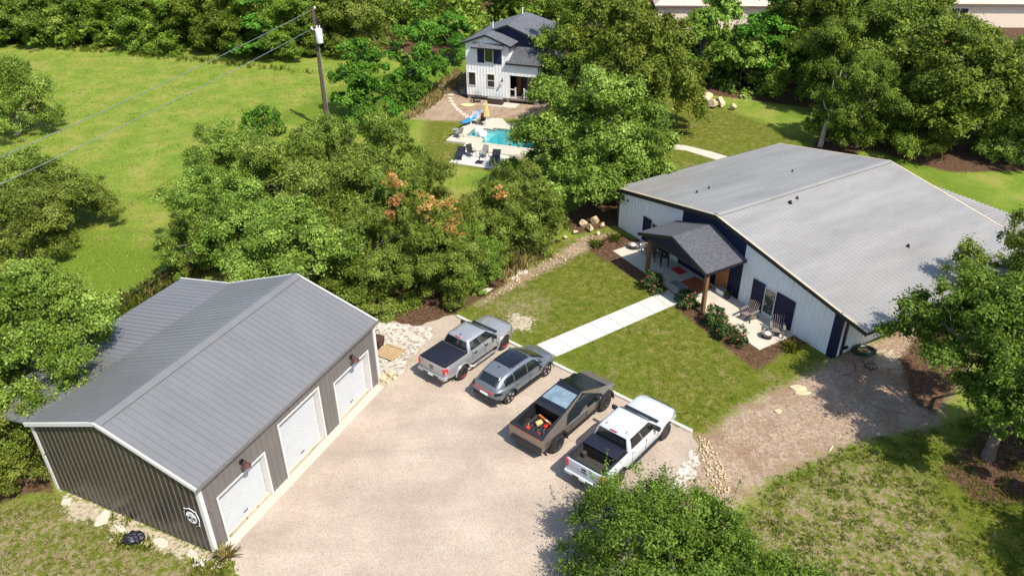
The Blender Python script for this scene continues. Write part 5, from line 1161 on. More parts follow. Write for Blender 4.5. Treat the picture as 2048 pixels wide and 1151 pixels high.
tree('shrub', at(620, 290), 'young leafy shrub at the foot of the utility pole', 1.6, 2.0); tree('greenshrub', at(528, 275), 'bright green shrub showing over the thicket edge in the field', 1.6, 2.8)
tree('pooloak', at(1168, 398), 'big round oak beside the swimming pool with one dark trunk', 5.4, 9.4, .6)
tree('oak2', at(1248, 392), 'smaller oak joined to the right side of the pool oak', 3.0, 6.4)
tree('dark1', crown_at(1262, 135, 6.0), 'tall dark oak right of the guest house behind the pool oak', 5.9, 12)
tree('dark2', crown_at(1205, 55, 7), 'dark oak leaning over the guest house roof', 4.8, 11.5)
# chinaberries by the field
tree('bright1', at(727, 232), 'bright green chinaberry just right of the utility pole', 2.5, 7.2); tree('bright2', at(832, 186), 'tallest bright green chinaberry left of the guest house', 2.8, 9.4)
tree('bright1', at(905, 125), 'bright green young tree against the left wall of the guest house', 2.2, 5.6)
for i, (x, y, s, h) in enumerate(((770, 228, 1.3, 1.7), (815, 205, 1.6, 2.2), (745, 262, 1.5, 2.2), (700, 268, 1.2, 1.6))):
    tree('greenshrub', at(x, y), 'green scrub %s on the strip between field and guest house' % ('under the chinaberry', 'nearest the guest house', 'lowest and widest', 'closest to the utility pole')[i], s, h, group='green scrub by the chinaberries')
# wood edge beyond the field
row = [(-30, 70), (45, 74), (118, 78), (190, 76), (258, 84), (330, 88), (398, 92), (462, 98), (525, 100), (590, 108), (655, 100), (712, 100)]
for i, (x, yb) in enumerate(row):
    k = ('oak3', 'cedar1', 'oak1', 'cedar2', 'cedar1', 'cedar2', 'cedar1', 'cedar2', 'bright2', 'cedar1', 'cedar2', 'oak2')[i]
    p = at(x, yb + 12); p = p + Vector((p.x, p.y, 0)).normalized() * 2.5
    tree(k, p, '%s %s of the tree line beyond the field, counted from the left edge' % (NUM[i], {'o': 'oak', 'c': 'juniper', 'b': 'bright green tree'}[k[0]]), 3.9 + (i % 3) * .5, 6.6 + (i * 5 % 4) * .7, group='trees at the wood edge beyond the field')
# right-hand woods
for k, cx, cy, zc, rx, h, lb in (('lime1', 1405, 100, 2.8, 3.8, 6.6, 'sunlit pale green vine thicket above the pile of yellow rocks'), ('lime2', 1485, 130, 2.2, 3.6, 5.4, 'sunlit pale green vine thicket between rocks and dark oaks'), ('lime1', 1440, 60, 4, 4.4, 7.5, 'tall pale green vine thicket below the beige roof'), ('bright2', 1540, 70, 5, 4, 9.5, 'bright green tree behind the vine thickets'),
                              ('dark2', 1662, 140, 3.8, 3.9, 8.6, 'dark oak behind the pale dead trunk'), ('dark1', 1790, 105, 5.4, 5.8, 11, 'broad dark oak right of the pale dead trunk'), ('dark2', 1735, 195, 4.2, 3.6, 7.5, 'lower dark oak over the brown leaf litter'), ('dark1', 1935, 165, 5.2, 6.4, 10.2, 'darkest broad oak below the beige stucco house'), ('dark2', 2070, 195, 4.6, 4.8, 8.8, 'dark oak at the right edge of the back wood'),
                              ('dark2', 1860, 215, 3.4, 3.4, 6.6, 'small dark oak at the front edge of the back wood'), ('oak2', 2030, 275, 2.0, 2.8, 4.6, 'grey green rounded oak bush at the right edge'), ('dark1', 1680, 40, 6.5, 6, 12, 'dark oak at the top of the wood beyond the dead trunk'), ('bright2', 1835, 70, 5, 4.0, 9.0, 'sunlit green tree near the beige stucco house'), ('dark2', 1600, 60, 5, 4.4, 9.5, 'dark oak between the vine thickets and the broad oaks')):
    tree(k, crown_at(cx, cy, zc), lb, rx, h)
# mass of the wood behind the first row
def woods():
    rg = np.random.default_rng(5); VV = []; FF = []; TT = []; b = 0
    for dist_rows in ((1.03, 6.5), (1.08, 8.0), (1.18, 8.5), (1.30, 9.5), (1.44, 10.5)):
        f, h0 = dist_rows
        for x in np.arange(-95, 100, 6.2):
            yb = 100 + .02 * x if x < -5 else 106
            X, Y = x * f ** .5 + rg.uniform(-2, 2), yb * f + rg.uniform(-3, 3) + (3 if x > 0 else 0)
            if x > 5 and f > 1.15 and rg.random() < .35: continue
            if 18 < X < 50 and Y > 122: continue
            if X > 50 and Y < 130: continue
            h = h0 * rg.uniform(.75, 1.1) * (.78 if X > 20 else 1); rx = rg.uniform(3.6, 5)
            C, Rp = dome_puffs(22, rx, h, .6, rg, (.22, .36)); C += np.array([X, Y, 0])
            V, F, T = puff_leaves(C, Rp, 2600, .24, rg, .8, 7); T = np.clip(T + rg.normal() * .22, 0, 1)
            VV.append(V); FF.append(F + b); TT.append(T); b += len(V)
    me = leaf_mesh('woods', np.vstack(VV), np.vstack(FF), np.concatenate(TT), LEAF['cedar'])
    o = bpy.data.objects.new('woods', me); COL.objects.link(o); tag(o, 'dense mixed wood filling the top of the view', 'wood', kind='stuff')
woods()
# dead branches
def dead(parent, cx, cy, zc, r, h, lab):
    rg = np.random.default_rng(int(cx)); p = at(cx, cy, zc); k = 12
    C = np.stack([rg.normal(size=k) * r * .35, rg.normal(size=k) * r * .35, rg.uniform(-h, h, k) * .5], 1)
    V, F, T = puff_leaves(C, np.full(k, r * .42), 900, .055, rg, 1.2, 6, .3, .35, .3); V += np.array(p)
    me = leaf_mesh('dead_branch', V, F, T, LEAF['dead']); o = bpy.data.objects.new('dead_branch', me); COL.objects.link(o)
    bpy.context.view_layer.update(); o.parent = parent; o.matrix_parent_inverse = parent.matrix_world.inverted(); o['label'] = lab
dead(jn[2], 905, 432, 5.4, .8, 2.3, 'orange dead branch, the largest'); dead(jn[2], 855, 420, 5.6, .6, 1.6, 'pale orange dead branch'); dead(jn[5], 790, 412, 6.0, .55, 1.2, 'straw coloured dead branch'); dead(jn[5], 785, 360, 6.4, .55, 1.0, 'rust coloured dead tip'); dead(jn[3], 1000, 385, 4.6, .45, .7, 'pale dead tip')
# standing dead trunk
t = thing('dead_tree', 'pale standing dead trunk with broken branches behind the white house', 'tree', at(1640, 292), 0)
def tol(px_, py_, z): return at(px_, py_, z) - at(1640, 292)
q = MB(); q.tube([(0, 0, -.1), (.15, .1, 1.6), (.45, .25, 3.6), (.75, .3, 4.9), (1.1, .4, 6.2)], [.24, .2, .16, .11, .04], 8); q.build('trunk', M['bark_pale'], t, smooth=60)
for a_, b_, c_ in (((.5, .25, 3.8), (.1, .1, 4.6), (.0, 0, 5.6)), ((.7, .3, 4.7), (1.3, .2, 5.2), (1.7, .1, 5.0)), ((.3, .2, 2.9), (-.2, 0, 3.3), (-.5, 0, 3.9)), ((.8, .3, 5.1), (.6, .4, 5.7), (.7, .5, 6.4)), ((1.0, .35, 5.8), (1.6, .3, 6.1), (1.9, .1, 5.5))):
    q = MB(); q.tube([a_, b_, c_], [.09, .06, .02], 6); q.build('branch', M['bark_pale'], t)
for lb, x, y, pts in (('grey bare fallen branches at the wood edge by the chinaberry', 690, 110, 7), ('bare dead branches in the shade below the dark oaks', 1790, 252, 6)):
    t = thing('dead_branches', lb, 'branch', at(x, y), 0); rg = random.Random(x)
    for i in range(pts):
        e = Vector((rg.uniform(-2, 2), rg.uniform(-.6, .6), rg.uniform(.6, 2.4))); q = MB(); q.tube([(0, 0, 0), e * .5 + Vector((0, 0, .3)), e], [.07, .045, .012], 5); q.build('branch', M['bark_pale'], t)

# ---- grass
def tufts(name, pts, h, wdt, nb, leafm, seed, label, cat, spread=.05, kind='stuff', lean=.45):
    rg = np.random.default_rng(seed); P = np.array(pts); n = len(P); m_ = n * nb; b = np.repeat(P, nb, 0) + rg.normal(size=(m_, 2)) * spread
    hh = h * rg.uniform(.55, 1.25, m_); a = rg.uniform(0, 6.28, m_); ln = np.abs(rg.normal(size=m_)) * lean * hh; w_ = wdt * rg.uniform(.7, 1.3, m_)
    dx, dy = np.cos(a), np.sin(a); z = np.zeros(m_)
    A = np.stack([b[:, 0] - dy * w_, b[:, 1] + dx * w_, z], 1); B = np.stack([b[:, 0] + dy * w_, b[:, 1] - dx * w_, z], 1)
    mid = np.stack([b[:, 0] + dx * ln * .35, b[:, 1] + dy * ln * .35, hh * .6], 1); off = np.stack([-dy * w_ * .6, dx * w_ * .6, z], 1)
    Cc = np.stack([b[:, 0] + dx * ln, b[:, 1] + dy * ln, hh], 1)
    V = np.stack([A, B, mid - off, Cc, mid + off], 1).reshape(-1, 3); F = np.arange(m_ * 5).reshape(-1, 5)
    T = np.repeat(np.clip(np.repeat(rg.normal(size=n) * .2, nb) + .48 + rg.normal(size=m_) * .18, 0, 1), 5)
    me = leaf_mesh(name, V, F, T, LEAF[leafm]); o = bpy.data.objects.new(name, me); COL.objects.link(o); return tag(o, label, cat, kind=kind)
def scatter(polys, dens, seed, clump=0, avoid=()):
    rg = np.random.default_rng(seed); out = []
    for poly in polys:
        Q = np.array([(p[0], p[1]) for p in poly]); lo, hi = Q.min(0), Q.max(0); lo = np.maximum(lo, [-75, 9]); hi = np.minimum(hi, [60, 110])
        n = int(np.prod(hi - lo) * dens); P = rg.uniform(lo, hi, (n, 2)); P = P[sdist(P, poly) > 0]
        for av in avoid: P = P[sdist(P, av) < .02]
        if clump: 
            v = np.sin(P[:, 0] * 2.1 + 1.3 * np.sin(P[:, 1] * 1.7)) * np.sin(P[:, 1] * 2.4 + 1.1 * np.sin(P[:, 0] * 2.6)) + .5 * np.sin(P[:, 0] * 6.1 + P[:, 1] * 4.3) * np.sin(P[:, 1] * 5.7 - P[:, 0] * 3.1)
            P = P[v + rg.normal(size=len(P)) * .35 > clump - 1]
        out.append(P)
    return np.vstack(out)
WALK = px((1073, 690), (1112, 713)) + [hl(-2.66, 8.1), hl(-2.66, 9.75)]; HOUSE = [hl(-3.7, 16), hl(-4.1, 1.2), hl(-.05, -.1), hl(15, -.3), hl(15, 18), hl(-.05, 18)]
tufts('lawn_grass', scatter(REG['lawn'][:1], 42, 1, .75, (WALK, HOUSE)), .055, .012, 4, 'grass', 2, 'short olive lawn grass between parking row and white house', 'grass')
tufts('lawn_grass', scatter(REG['lawn'][1:2], 75, 3, 1.0, (REG['dirt'][1],)), .10, .014, 6, 'grass', 4, 'clumpy thin grass at the lower right', 'grass')
GARP = [gl(-.02, .1), gl(11.5, .1), gl(11.5, 12.3), gl(-.02, 12.3)]
tufts('lawn_grass', scatter(REG['lawn'][3:4], 60, 5, .95, (GARP, REG['bare'][0])), .085, .013, 5, 'grass', 6, 'patchy grass and weeds in front of the garage gable', 'grass')
tufts('tall_grass', np.vstack([scatter([px((165, 668), (250, 600), (335, 545), (400, 520), (395, 552), (345, 580), (250, 640), (180, 690))], 22, 7), scatter([px((60, 95), (300, 118), (480, 135), (620, 150), (620, 143), (480, 126), (300, 108), (60, 85))], 2.2, 8)]), .5, .02, 10, 'grass', 9, 'tall uncut grass along the wire fence and the wood edge', 'grass', .12)
tufts('dry_grass', np.vstack([scatter([px((800, 235), (850, 205), (880, 160), (920, 140), (930, 150), (900, 185), (870, 210), (825, 240))], 8, 10), scatter([px((240, 610), (400, 520), (420, 540), (300, 600))], 7, 11), scatter([px((980, 545), (1070, 500), (1090, 515), (1000, 575))], 14, 12)]), .55, .028, 7, 'straw', 13, 'straw coloured dry grass strip left of the guest house', 'grass', .12)

FIELD = px((-60, 120), (120, 105), (330, 118), (560, 135), (700, 150), (800, 190), (740, 260), (560, 250), (420, 300), (330, 420), (300, 500), (330, 545), (180, 660), (60, 560), (-60, 520))
tufts('field_grass', scatter([FIELD], 11, 61, .7), .10, .020, 4, 'tallgrass', 62, 'short mown grass tufts over the big left field', 'grass', .12)
tufts('field_grass', scatter([FIELD], 5, 63, 1.05), .09, .020, 4, 'straw', 64, 'dry straw coloured tufts in the big left field', 'grass', .14)
# ------------------------------------------------------------------ small things
# utility pole with transformer
PB_ = at(657, 262); PT = at(625, 15, 10.6)
po_ = thing('utility_pole', 'tall brown wooden utility pole with a pale transformer can', 'utility pole', PB_, 0)
D_ = PT - PB_
def pp(f, dx=0, dy=0, dz=0): return D_ * f + Vector((dx, dy, dz))
q = MB(); q.tube([pp(-.02), pp(.3), pp(.7), pp(1)], [.21, .19, .165, .14], 12); q.build('pole', M['pole_wood'], po_, smooth=50)
q = MB(); q.lathe([(0, 0), (.27, 0), (.30, .04), (.30, 1.05), (.32, 1.07), (.31, 1.12), (.12, 1.2), (0, 1.2)], 20, 'z', tuple(pp(.735, .33, -.33))); tf = q.build('transformer', M['white_plastic'], po_, smooth=40)
q = MB()
for dx in (-.1, .12): q.lathe([(.03, 1.15), (.07, 1.2), (.04, 1.25), (.07, 1.3), (.04, 1.35), (.06, 1.4), (0, 1.45)], 10, 'z', tuple(pp(.735, .33 + dx, -.33)))
q.build('insulator', M['ceramic'], tf)
q = MB(); q.tube([pp(.70, .16, -.2), pp(.4, .2, -.16), pp(.02, .26, -.16)], .05, 6); q.build('conduit', M['steel'], po_)
for f_, s_ in ((.985, .2), (.83, -.28)):
    q = MB(); q.bar(pp(f_), pp(f_, s_, -.1, .06), .08, .08); q.lathe([(.03, 0), (.09, .04), (.05, .08), (.09, .12), (.05, .16), (0, .2)], 10, 'z', tuple(pp(f_, s_, -.1, .08))); q.build('insulator_arm', M['ceramic'], po_)
q = MB(); q.tube([pp(.93, .1, -.1), pp(.89, .35, -.2), pp(.86, .45, -.33)], .02, 5); q.tube([pp(.86, .22, -.33, .0), pp(.9, .32, -.33), pp(.965, .1, -.1)], .015, 5); q.build('jumper_wire', M['dark_metal'], po_)
for lb, a_, b_ in (('upper power line running from the pole top to the left edge', pp(.985) + PB_, at(-420, 495, 8.8)), ('lower power line running from below the pole top to the left edge', pp(.83, -.28, -.1, .1) + PB_, at(-420, 560, 7.2))):
    q = MB(); q.tube([a_.lerp(b_, i / 12) - Vector((0, 0, .35 * (1 - (i / 6 - 1) ** 2))) for i in range(13)], .022, 5); tag(q.build('power_line', M['steel']), lb, 'cable')
# wire fence behind the garage
wf = thing('wire_fence', 'thin wire fence on metal posts behind the garage lean-to', 'fence', at(250, 615), 0)
FP = [at(x, y) - at(250, 615) for x, y in ((92, 706), (170, 661), (250, 615), (327, 573), (395, 535))]
for p in FP:
    q = MB(); q.bar(p, p + Vector((.03, 0, 1.25)), .06, .06); q.bar(p + Vector((.03, 0, 1.15)), p + Vector((.03, 0, 1.27)), .065, .065); q.build('post', M['rust'], wf)
for z in (.35, .7, 1.05):
    q = MB(); q.tube([p + Vector((.02, 0, z)) for p in FP], .006, 4); q.build('wire', M['steel'], wf)
# stones
def rock(name, m, label, cat, p, sx, sy, sz, seed, rz=0.0, flat=.25, group=None, sink=.15):
    rg = np.random.default_rng(seed); bm = bmesh.new(); bmesh.ops.create_icosphere(bm, subdivisions=4, radius=1); k = rg.normal(size=(14, 3)); k /= np.linalg.norm(k, axis=1)[:, None]; dd = rg.uniform(.5, .88, 14)
    for v in bm.verts:
        c = np.array(v.co)
        for a, b in zip(k, dd):
            e = c @ a - b
            if e > 0: c = c - a * e
        if c[2] > flat: c[2] = flat + (c[2] - flat) * .15
        c = c * (1 + .05 * math.sin(7 * c[0] + seed) * math.cos(6 * c[1]))
        v.co = (c[0] * sx, c[1] * sy, (c[2] + flat * (1 - sink)) * sz)
    me = bpy.data.meshes.new(name); bm.to_mesh(me); bm.free(); me.materials.append(m)
    me.polygons.foreach_set('use_smooth', [True] * len(me.polygons)); me.set_sharp_from_angle(angle=R(14))
    o = bpy.data.objects.new(name, me); COL.objects.link(o); o.location = p; o.rotation_euler = (0, 0, rz); return tag(o, label, cat, group)
rp_ = [(1165, 452, .8), (1190, 446, 1.0), (1180, 463, .8), (1150, 468, .5), (1205, 455, .6), (1130, 478, .45), (1105, 485, .5), (1080, 480, .55), (1060, 475, .6), (1090, 500, .4), (1045, 488, .45), (1195, 470, .45)]
wh = ['left of the tallest boulder', 'tallest, at the back of the pile', 'in front of the tallest boulder', 'low at the left foot of the pile', 'right of the tallest boulder', 'halfway between pile and juniper', 'nearest the juniper in the open', 'half under the juniper', 'deep under the juniper', 'lowest towards the lawn', 'leftmost in the juniper shade', 'right front of the pile']
for i, (x, y, s) in enumerate(rp_): rock('boulder', M['limestone'], 'yellow limestone boulder by the lawn, ' + wh[i], 'rock', at(x, y), s * .42, s * .30, s * .40, 100 + i, i * 1.1, .9, 'limestone boulders along the lawn edge')
for i, (x, y, s, lb) in enumerate(((1360, 196, 1.3, 'largest and leftmost'), (1412, 204, 1.1, 'in the middle'), (1440, 212, .9, 'right of the middle one'), (1425, 216, .8, 'lowest in front'), (1465, 220, .6, 'small at the right end'), (1395, 200, .6, 'small, next to the largest'))):
    rock('boulder', M['limestone'], 'yellow boulder at the foot of the vine thicket, ' + lb, 'rock', at(x, y), s * .85, s * .55, s * .6, 130 + i, i * .8, .9, 'yellow boulders below the vine thickets')
for i, (x, y, sx, sy, lb, m) in enumerate(((1598, 776, .50, .26, 'yellow flat stone at the lawn corner, upper of a pair', 'limestone'), (1606, 786, .42, .24, 'yellow flat stone at the lawn corner, lower of a pair', 'limestone'), (1556, 822, .26, .22, 'lone yellow flat stone on the bare dirt', 'limestone'), (1662, 897, .28, .06, 'thin pale stick-like stone at the dirt edge', 'limestone_pale'), (1757, 868, .1, .1, 'small white stone at the shaded dirt edge', 'limestone_pale'),
        (135, 1003, .34, .24, 'pale flagstone at the rear end of the garage gable', 'limestone_pale'), (203, 1036, .46, .34, 'large pale flagstone along the garage gable', 'limestone_pale'), (242, 1052, .34, .28, 'pale flagstone next to the black bag', 'limestone_pale'), (322, 1086, .42, .24, 'pale flagstone between black bag and garage corner', 'limestone_pale'), (385, 1108, .34, .2, 'pale flagstone nearest the garage corner', 'limestone_pale'), (445, 1110, .26, .2, 'rough pale stone at the garage front corner', 'limestone'))):
    rock('flagstone', M[m], lb, 'stone', at(x, y), sx, sy, .11, 160 + i, .3 * i, .35, None, .3)
for i, (x, y, lb) in enumerate(((1035, 547, 'grey stone slab step beside the tall grass, upper'), (1015, 557, 'grey stone slab step above the lawn corner, lower'))):
    t = MB(); t.loft([[(-.62, -.2, 0), (.6, -.22, 0), (.66, .2, 0), (-.58, .22, 0)], [(-.62, -.2, .16), (.6, -.22, .17), (.66, .2, .16), (-.58, .22, .17)]]); tag(t.build('stone_step', M['slab_grey'], None, at(x, y), R(8 - 4 * i), bevel=.025), lb, 'step')
rock('flagstone', M['limestone_pale'], 'pale angular flagstone at the lawn corner below the steps', 'stone', at(973, 582), .42, .25, .14, 190, .4, .35, None, .3)
for i, (x, y, s) in enumerate(((764, 762, .26), (770, 755, .17), (776, 765, .14), (782, 752, .18), (790, 758, .13), (775, 747, .15), (798, 750, .1))):
    rock('stone', M['limestone'], 'yellow stone at the far garage corner, ' + ('largest, against the wall', 'behind the largest', 'front of the heap', 'middle of the heap', 'right of the middle', 'back of the heap', 'outermost and smallest')[i], 'rock', at(x, y), s, s * .8, s * 1.4, 200 + i, i, .5, 'stones heaped at the far garage corner')
def pebbles(name, polys, dens, r, m, seed, label, avoid=()):
    P = scatter(polys, dens, seed, 0, avoid); rg = np.random.default_rng(seed); n = len(P)
    base = np.array([(1, 0, 0), (0, 1, 0), (-1, 0, 0), (0, -1, 0), (.1, .1, .8), (0, 0, -.5)]); fc = np.array([(0, 1, 4), (1, 2, 4), (2, 3, 4), (3, 0, 4), (1, 0, 5), (2, 1, 5), (3, 2, 5), (0, 3, 5)])
    s = r * rg.uniform(.4, 1.4, n); V = base[None] * s[:, None, None] * rg.uniform(.6, 1.2, (n, 6, 3)); a = rg.uniform(0, 6.28, n); c, d = np.cos(a)[:, None], np.sin(a)[:, None]
    X = V[:, :, 0] * c - V[:, :, 1] * d + P[:, :1]; Y = V[:, :, 0] * d + V[:, :, 1] * c + P[:, 1:]; V = np.stack([X, Y, V[:, :, 2] + .03], 2).reshape(-1, 3)
    F = (fc[None] + np.arange(n)[:, None, None] * 6).reshape(-1, 3); me = leaf_mesh(name, V, F, np.zeros(len(V)), m); o = bpy.data.objects.new(name, me); COL.objects.link(o); return tag(o, label, 'stones', kind='stuff')
pebbles('loose_stones', [px((1392, 872), (1420, 880), (1450, 945), (1462, 985), (1425, 985), (1410, 940))], 70, .075, M['limestone'], 31, 'strip of loose pale stones beside the parking corner')
pebbles('loose_stones', [REG['dirt'][0]], 9, .085, M['limestone'], 35, 'low rubble strip along the upper edge of the front lawn')
pebbles('loose_gravel', [REG['dirt'][1]], 9, .028, M['limestone'], 32, 'small pale stones strewn over the bare dirt')
pebbles('loose_gravel', [px((745, 652), (860, 655), (868, 668), (800, 748), (765, 760))], 60, .045, M['limestone_pale'], 33, 'coarse white stones beside the far garage corner')
pebbles('loose_gravel', [px((1388, 900), (1400, 930), (1370, 975), (1320, 1010), (1285, 1040), (1300, 996), (1340, 962), (1360, 935))], 50, .04, M['limestone_pale'], 34, 'coarse white stones along the parking edge')
# pallet, rusty brazier, bag, paver
t = thing('pallet', 'wooden pallet on the white gravel by the far garage corner', 'pallet', at(779, 707), GZ - R(6))
for y in (-.5, 0, .5):
    q = MB(); q.box(-.55, .55, y - .045, y + .045, 0, .1); q.build('bearer', M['pallet_wood'], t)
for i in range(7):
    q = MB(); x = -.54 + i * .165 + (.03 if i == 6 else 0); q.box(x, x + .145, -.6, .6, .101, .124); q.build('deck_board', M['pallet_wood'], t)
t = thing('fire_basket', 'rusty metal log basket with an arched handle against the garage corner', 'basket', at(757, 694), GZ)
q = MB(); q.loft([[(-.24, -.2, .12), (.24, -.2, .12), (.24, .2, .12), (-.24, .2, .12)], [(-.3, -.26, .62), (.3, -.26, .62), (.3, .26, .62), (-.3, .26, .62)]]); q.build('basket_body', M['rust'], t)
q = MB(); q.tube([(-.29, 0, .6), (-.16, 0, .98), (0, 0, 1.1), (.16, 0, .98), (.29, 0, .6)], .022, 6); q.build('handle', M['rust'], t)
for s in (-.2, .2):
    q = MB(); q.bar((s, -.2, 0), (s, .2, 0), .04, .04); q.bar((s, -.16, 0), (s, -.16, .14), .04, .04); q.bar((s, .16, 0), (s, .16, .14), .04, .04); q.build('leg', M['rust'], t)
rg_ = np.random.default_rng(3); bm = bmesh.new(); bmesh.ops.create_icosphere(bm, subdivisions=4, radius=1)
for v in bm.verts:
    c = v.co; k = 1 + .10 * math.sin(9 * c.x + 4 * c.y) + .08 * math.sin(13 * c.y + 7 * c.z) + .07 * math.sin(17 * c.z + 5 * c.x); v.co = (c.x * k * .40, c.y * k * .28, max(-.02, c.z * k * .24 + .13))
me = bpy.data.meshes.new('bin_bag'); bm.to_mesh(me); bm.free(); me.materials.append(M['bag']); me.polygons.foreach_set('use_smooth', [True] * len(me.polygons))
bg_ = bpy.data.objects.new('bin_bag', me); COL.objects.link(bg_); bg_.location = at(269, 1080); bg_.rotation_euler = (0, 0, .15); tag(bg_, 'crumpled black plastic bag lying in weeds by the garage gable', 'bag')
q = MB(); q.loft([[(-.22, -.14, 0), (.2, -.16, 0), (.23, .13, 0), (-.2, .15, 0)], [(-.22, -.14, .07), (.2, -.16, .08), (.23, .13, .07), (-.2, .15, .08)]]); tag(q.build('paver', M['concrete_white'], None, at(399, 1126), .1, bevel=.012), 'white concrete paver lying near the garage front corner', 'paver')
tufts('weeds', scatter([px((225, 1065), (300, 1075), (310, 1100), (240, 1105)), px((380, 1120), (470, 1120), (470, 1151), (385, 1151)), px((225, 1030), (260, 1040), (255, 1055), (222, 1045))], 60, 41), .17, .03, 6, 'grass', 42, 'leafy weeds around the black bag and garage corner', 'weeds', .08)
t = tufts('grass_clump', [tuple(at(452, 1112).xy)] * 14, .42, .016, 9, 'straw', 43, 'spiky grass clump at the garage front corner', 'grass', .1, None, .9)
# planting by the patio
def rose(lb, p, s, seed):
    t = thing('rose_bush', lb, 'bush', p, seed, 'flowering rose bushes along the patio'); rg = np.random.default_rng(seed); C, Rp = dome_puffs(16, .62 * s, .95 * s, .12, rg, (.3, .5)); V, F, T = puff_leaves(C, Rp, 4200, .05, rg)
    o = bpy.data.objects.new('foliage', leaf_mesh('foliage', V, F, T, LEAF['rose'])); COL.objects.link(o); o.parent = t
    q = MB()
    for c in C[:8]: q.tube([(0, 0, 0), tuple(c * .5 + np.array([0, 0, .1])), tuple(c)], [.02, .014, .006], 4)
    q.build('stems', M['bark'], t); q = MB()
    for _ in range(26):
        i = rg.integers(len(C)); d = unit(rg.normal(size=3) + np.array([0, -.2, .8])); c = C[i] + d * Rp[i] * 1.02; r_ = rg.uniform(.025, .05)
        q.lathe([(0, 0), (r_, r_ * .4), (r_ * 1.2, r_ * .9), (r_ * .5, r_ * 1.1), (0, r_ * .9)], 6, 'z', tuple(c))
    fo_ = q.build('flowers', M['flower'], t); fo_['kind'] = 'stuff'
rose('rose bush left of the front walk near the porch post', at(1303, 577), 1.1, 301); rose('rose bush right of the front walk end', at(1374, 610), .95, 302); rose('pink rose bush, the left of two touching bushes by the sunny patio', at(1430, 650), 1.1, 303); rose('pink rose bush, the right of two touching bushes by the sunny patio', at(1462, 677), 1.15, 304)
for lb, x, y, h in (('green grass clump at the right end of the patio bed', 1582, 700, .5), ('green grass clump at the left corner of the planting bed', 1192, 493, .45), ('small green grass clump by the left wall of the white house', 1230, 480, .4)):
    tufts('grass_clump', [tuple(at(x, y).xy)] * 16, h, .02, 10, 'grass', x, lb, 'grass', .16, None, .9)
tufts('ornamental_grass', [tuple(at(1033, 530).xy)] * 26, 1.0, .022, 10, 'straw', 44, 'tall brown ornamental grass beside the stone steps', 'grass', .35, None, .5)
# chairs
def slat_chair(lb, p, rz, m, group=None):
    t = thing('garden_chair', lb, 'chair', p, rz, group)
    for i in range(6):
        q = MB(); y = -.25 + i * .1; tp_ = .98 - .9 * abs(y) ** 2 * .9; q.bar((-.22, y, .28), (-.52, y * 1.15, tp_), .085, .02, up=(0, 1, 0)); q.build('back_slat', m, t)
    for i in range(5):
        q = MB(); x = .30 - i * .115; z = .40 - i * .03; q.bar((x, -.28, z), (x, .28, z), .10, .02); q.build('seat_slat', m, t)
    for s in (-1, 1):
        q = MB(); q.bar((.36, s * .34, .60), (-.42, s * .34, .56), .13, .025); q.build('armrest', m, t)
        q = MB(); q.bar((.30, s * .31, 0), (.30, s * .31, .59), .09, .03); q.build('leg', m, t)
        q = MB(); q.bar((.34, s * .285, .37), (-.60, s * .285, .02), .03, .12); q.build('leg', m, t)
    return t
FR_ = HZ + math.pi   # facing away from the house
slat_chair('weathered wooden chair on the sunny patio left of the window', hl(-1.0, 4.85, .05), FR_ + .15, M['grey_wood']); slat_chair('weathered wooden chair at the right end of the patio by the fire bowl', hl(-.85, 2.95, .05), FR_ + .75, M['grey_wood']); slat_chair('weathered wooden chair in the shade at the left end of the patio', hl(-.8, 13.7, .05), FR_ - .2, M['grey_wood'])
def bowl(lb, p):
    t = thing('fire_bowl', lb, 'fire bowl', p, 0); q = MB(); q.lathe([(0, .10), (.22, .10), (.31, .26), (.33, .30), (.30, .31), (.24, .22), (0, .19)], 22, 'z'); q.build('bowl', M['grey_wood'], t, smooth=40)
    q = MB(); q.lathe([(.24, 0), (.26, 0), (.27, .1), (.23, .1)], 16, 'z'); q.build('base', M['dark_metal'], t)
    q = MB(); q.lathe([(0, .25), (.2, .26), (.12, .32), (0, .34)], 9, 'z', (.02, .01, 0)); q.build('ash', M['ceramic'], t)
bowl('round fire bowl with pale ash at the right end of the patio', hl(-1.45, 3.05, .05)); bowl('round fire bowl on the left corner of the patio', hl(-1.2, 14.75, .05))
t = thing('bar_table', 'dark tall round table in the shade of the porch', 'table', hl(-.95, 12.75, .05), 0); q = MB(); q.lathe([(0, .98), (.38, .98), (.40, 1.0), (.40, 1.03), (0, 1.04)], 24, 'z'); q.build('tabletop', M['brown_box'], t)
for k in range(3):
    q = MB(); a_ = k * 2.09; q.bar((.30 * math.cos(a_), .30 * math.sin(a_), 0), (.08 * math.cos(a_), .08 * math.sin(a_), .98), .05, .05); q.build('leg', M['brown_box'], t)
def bar_chair(lb, p, rz):
    t = thing('bar_chair', lb, 'chair', p, rz, 'tall chairs under the porch'); m = M['brown_box']
    q = MB(); q.box(-.24, .24, -.25, .25, .62, .66); q.build('seat', m, t, bevel=.01)
    for i in range(5): q = MB(); q.bar((-.22, -.2 + i * .1, .66), (-.32, -.2 + i * .1, 1.18), .075, .02, up=(0, 1, 0)); q.build('back_slat', m, t)
    for x in (-.21, .21):
        for y in (-.22, .22): q = MB(); q.bar((x * 1.1, y * 1.1, 0), (x, y, .62), .05, .05); q.build('leg', m, t)
    for y in (-.25, .25): q = MB(); q.bar((-.27, y, .88), (.22, y, .86), .06, .03); q.build('armrest', m, t)
bar_chair('dark tall chair beside the bar table, nearer the door', hl(-.95, 11.95, .05), FR_ + .9); bar_chair('dark tall chair behind the bar table', hl(-.45, 13.1, .05), FR_ - .6)
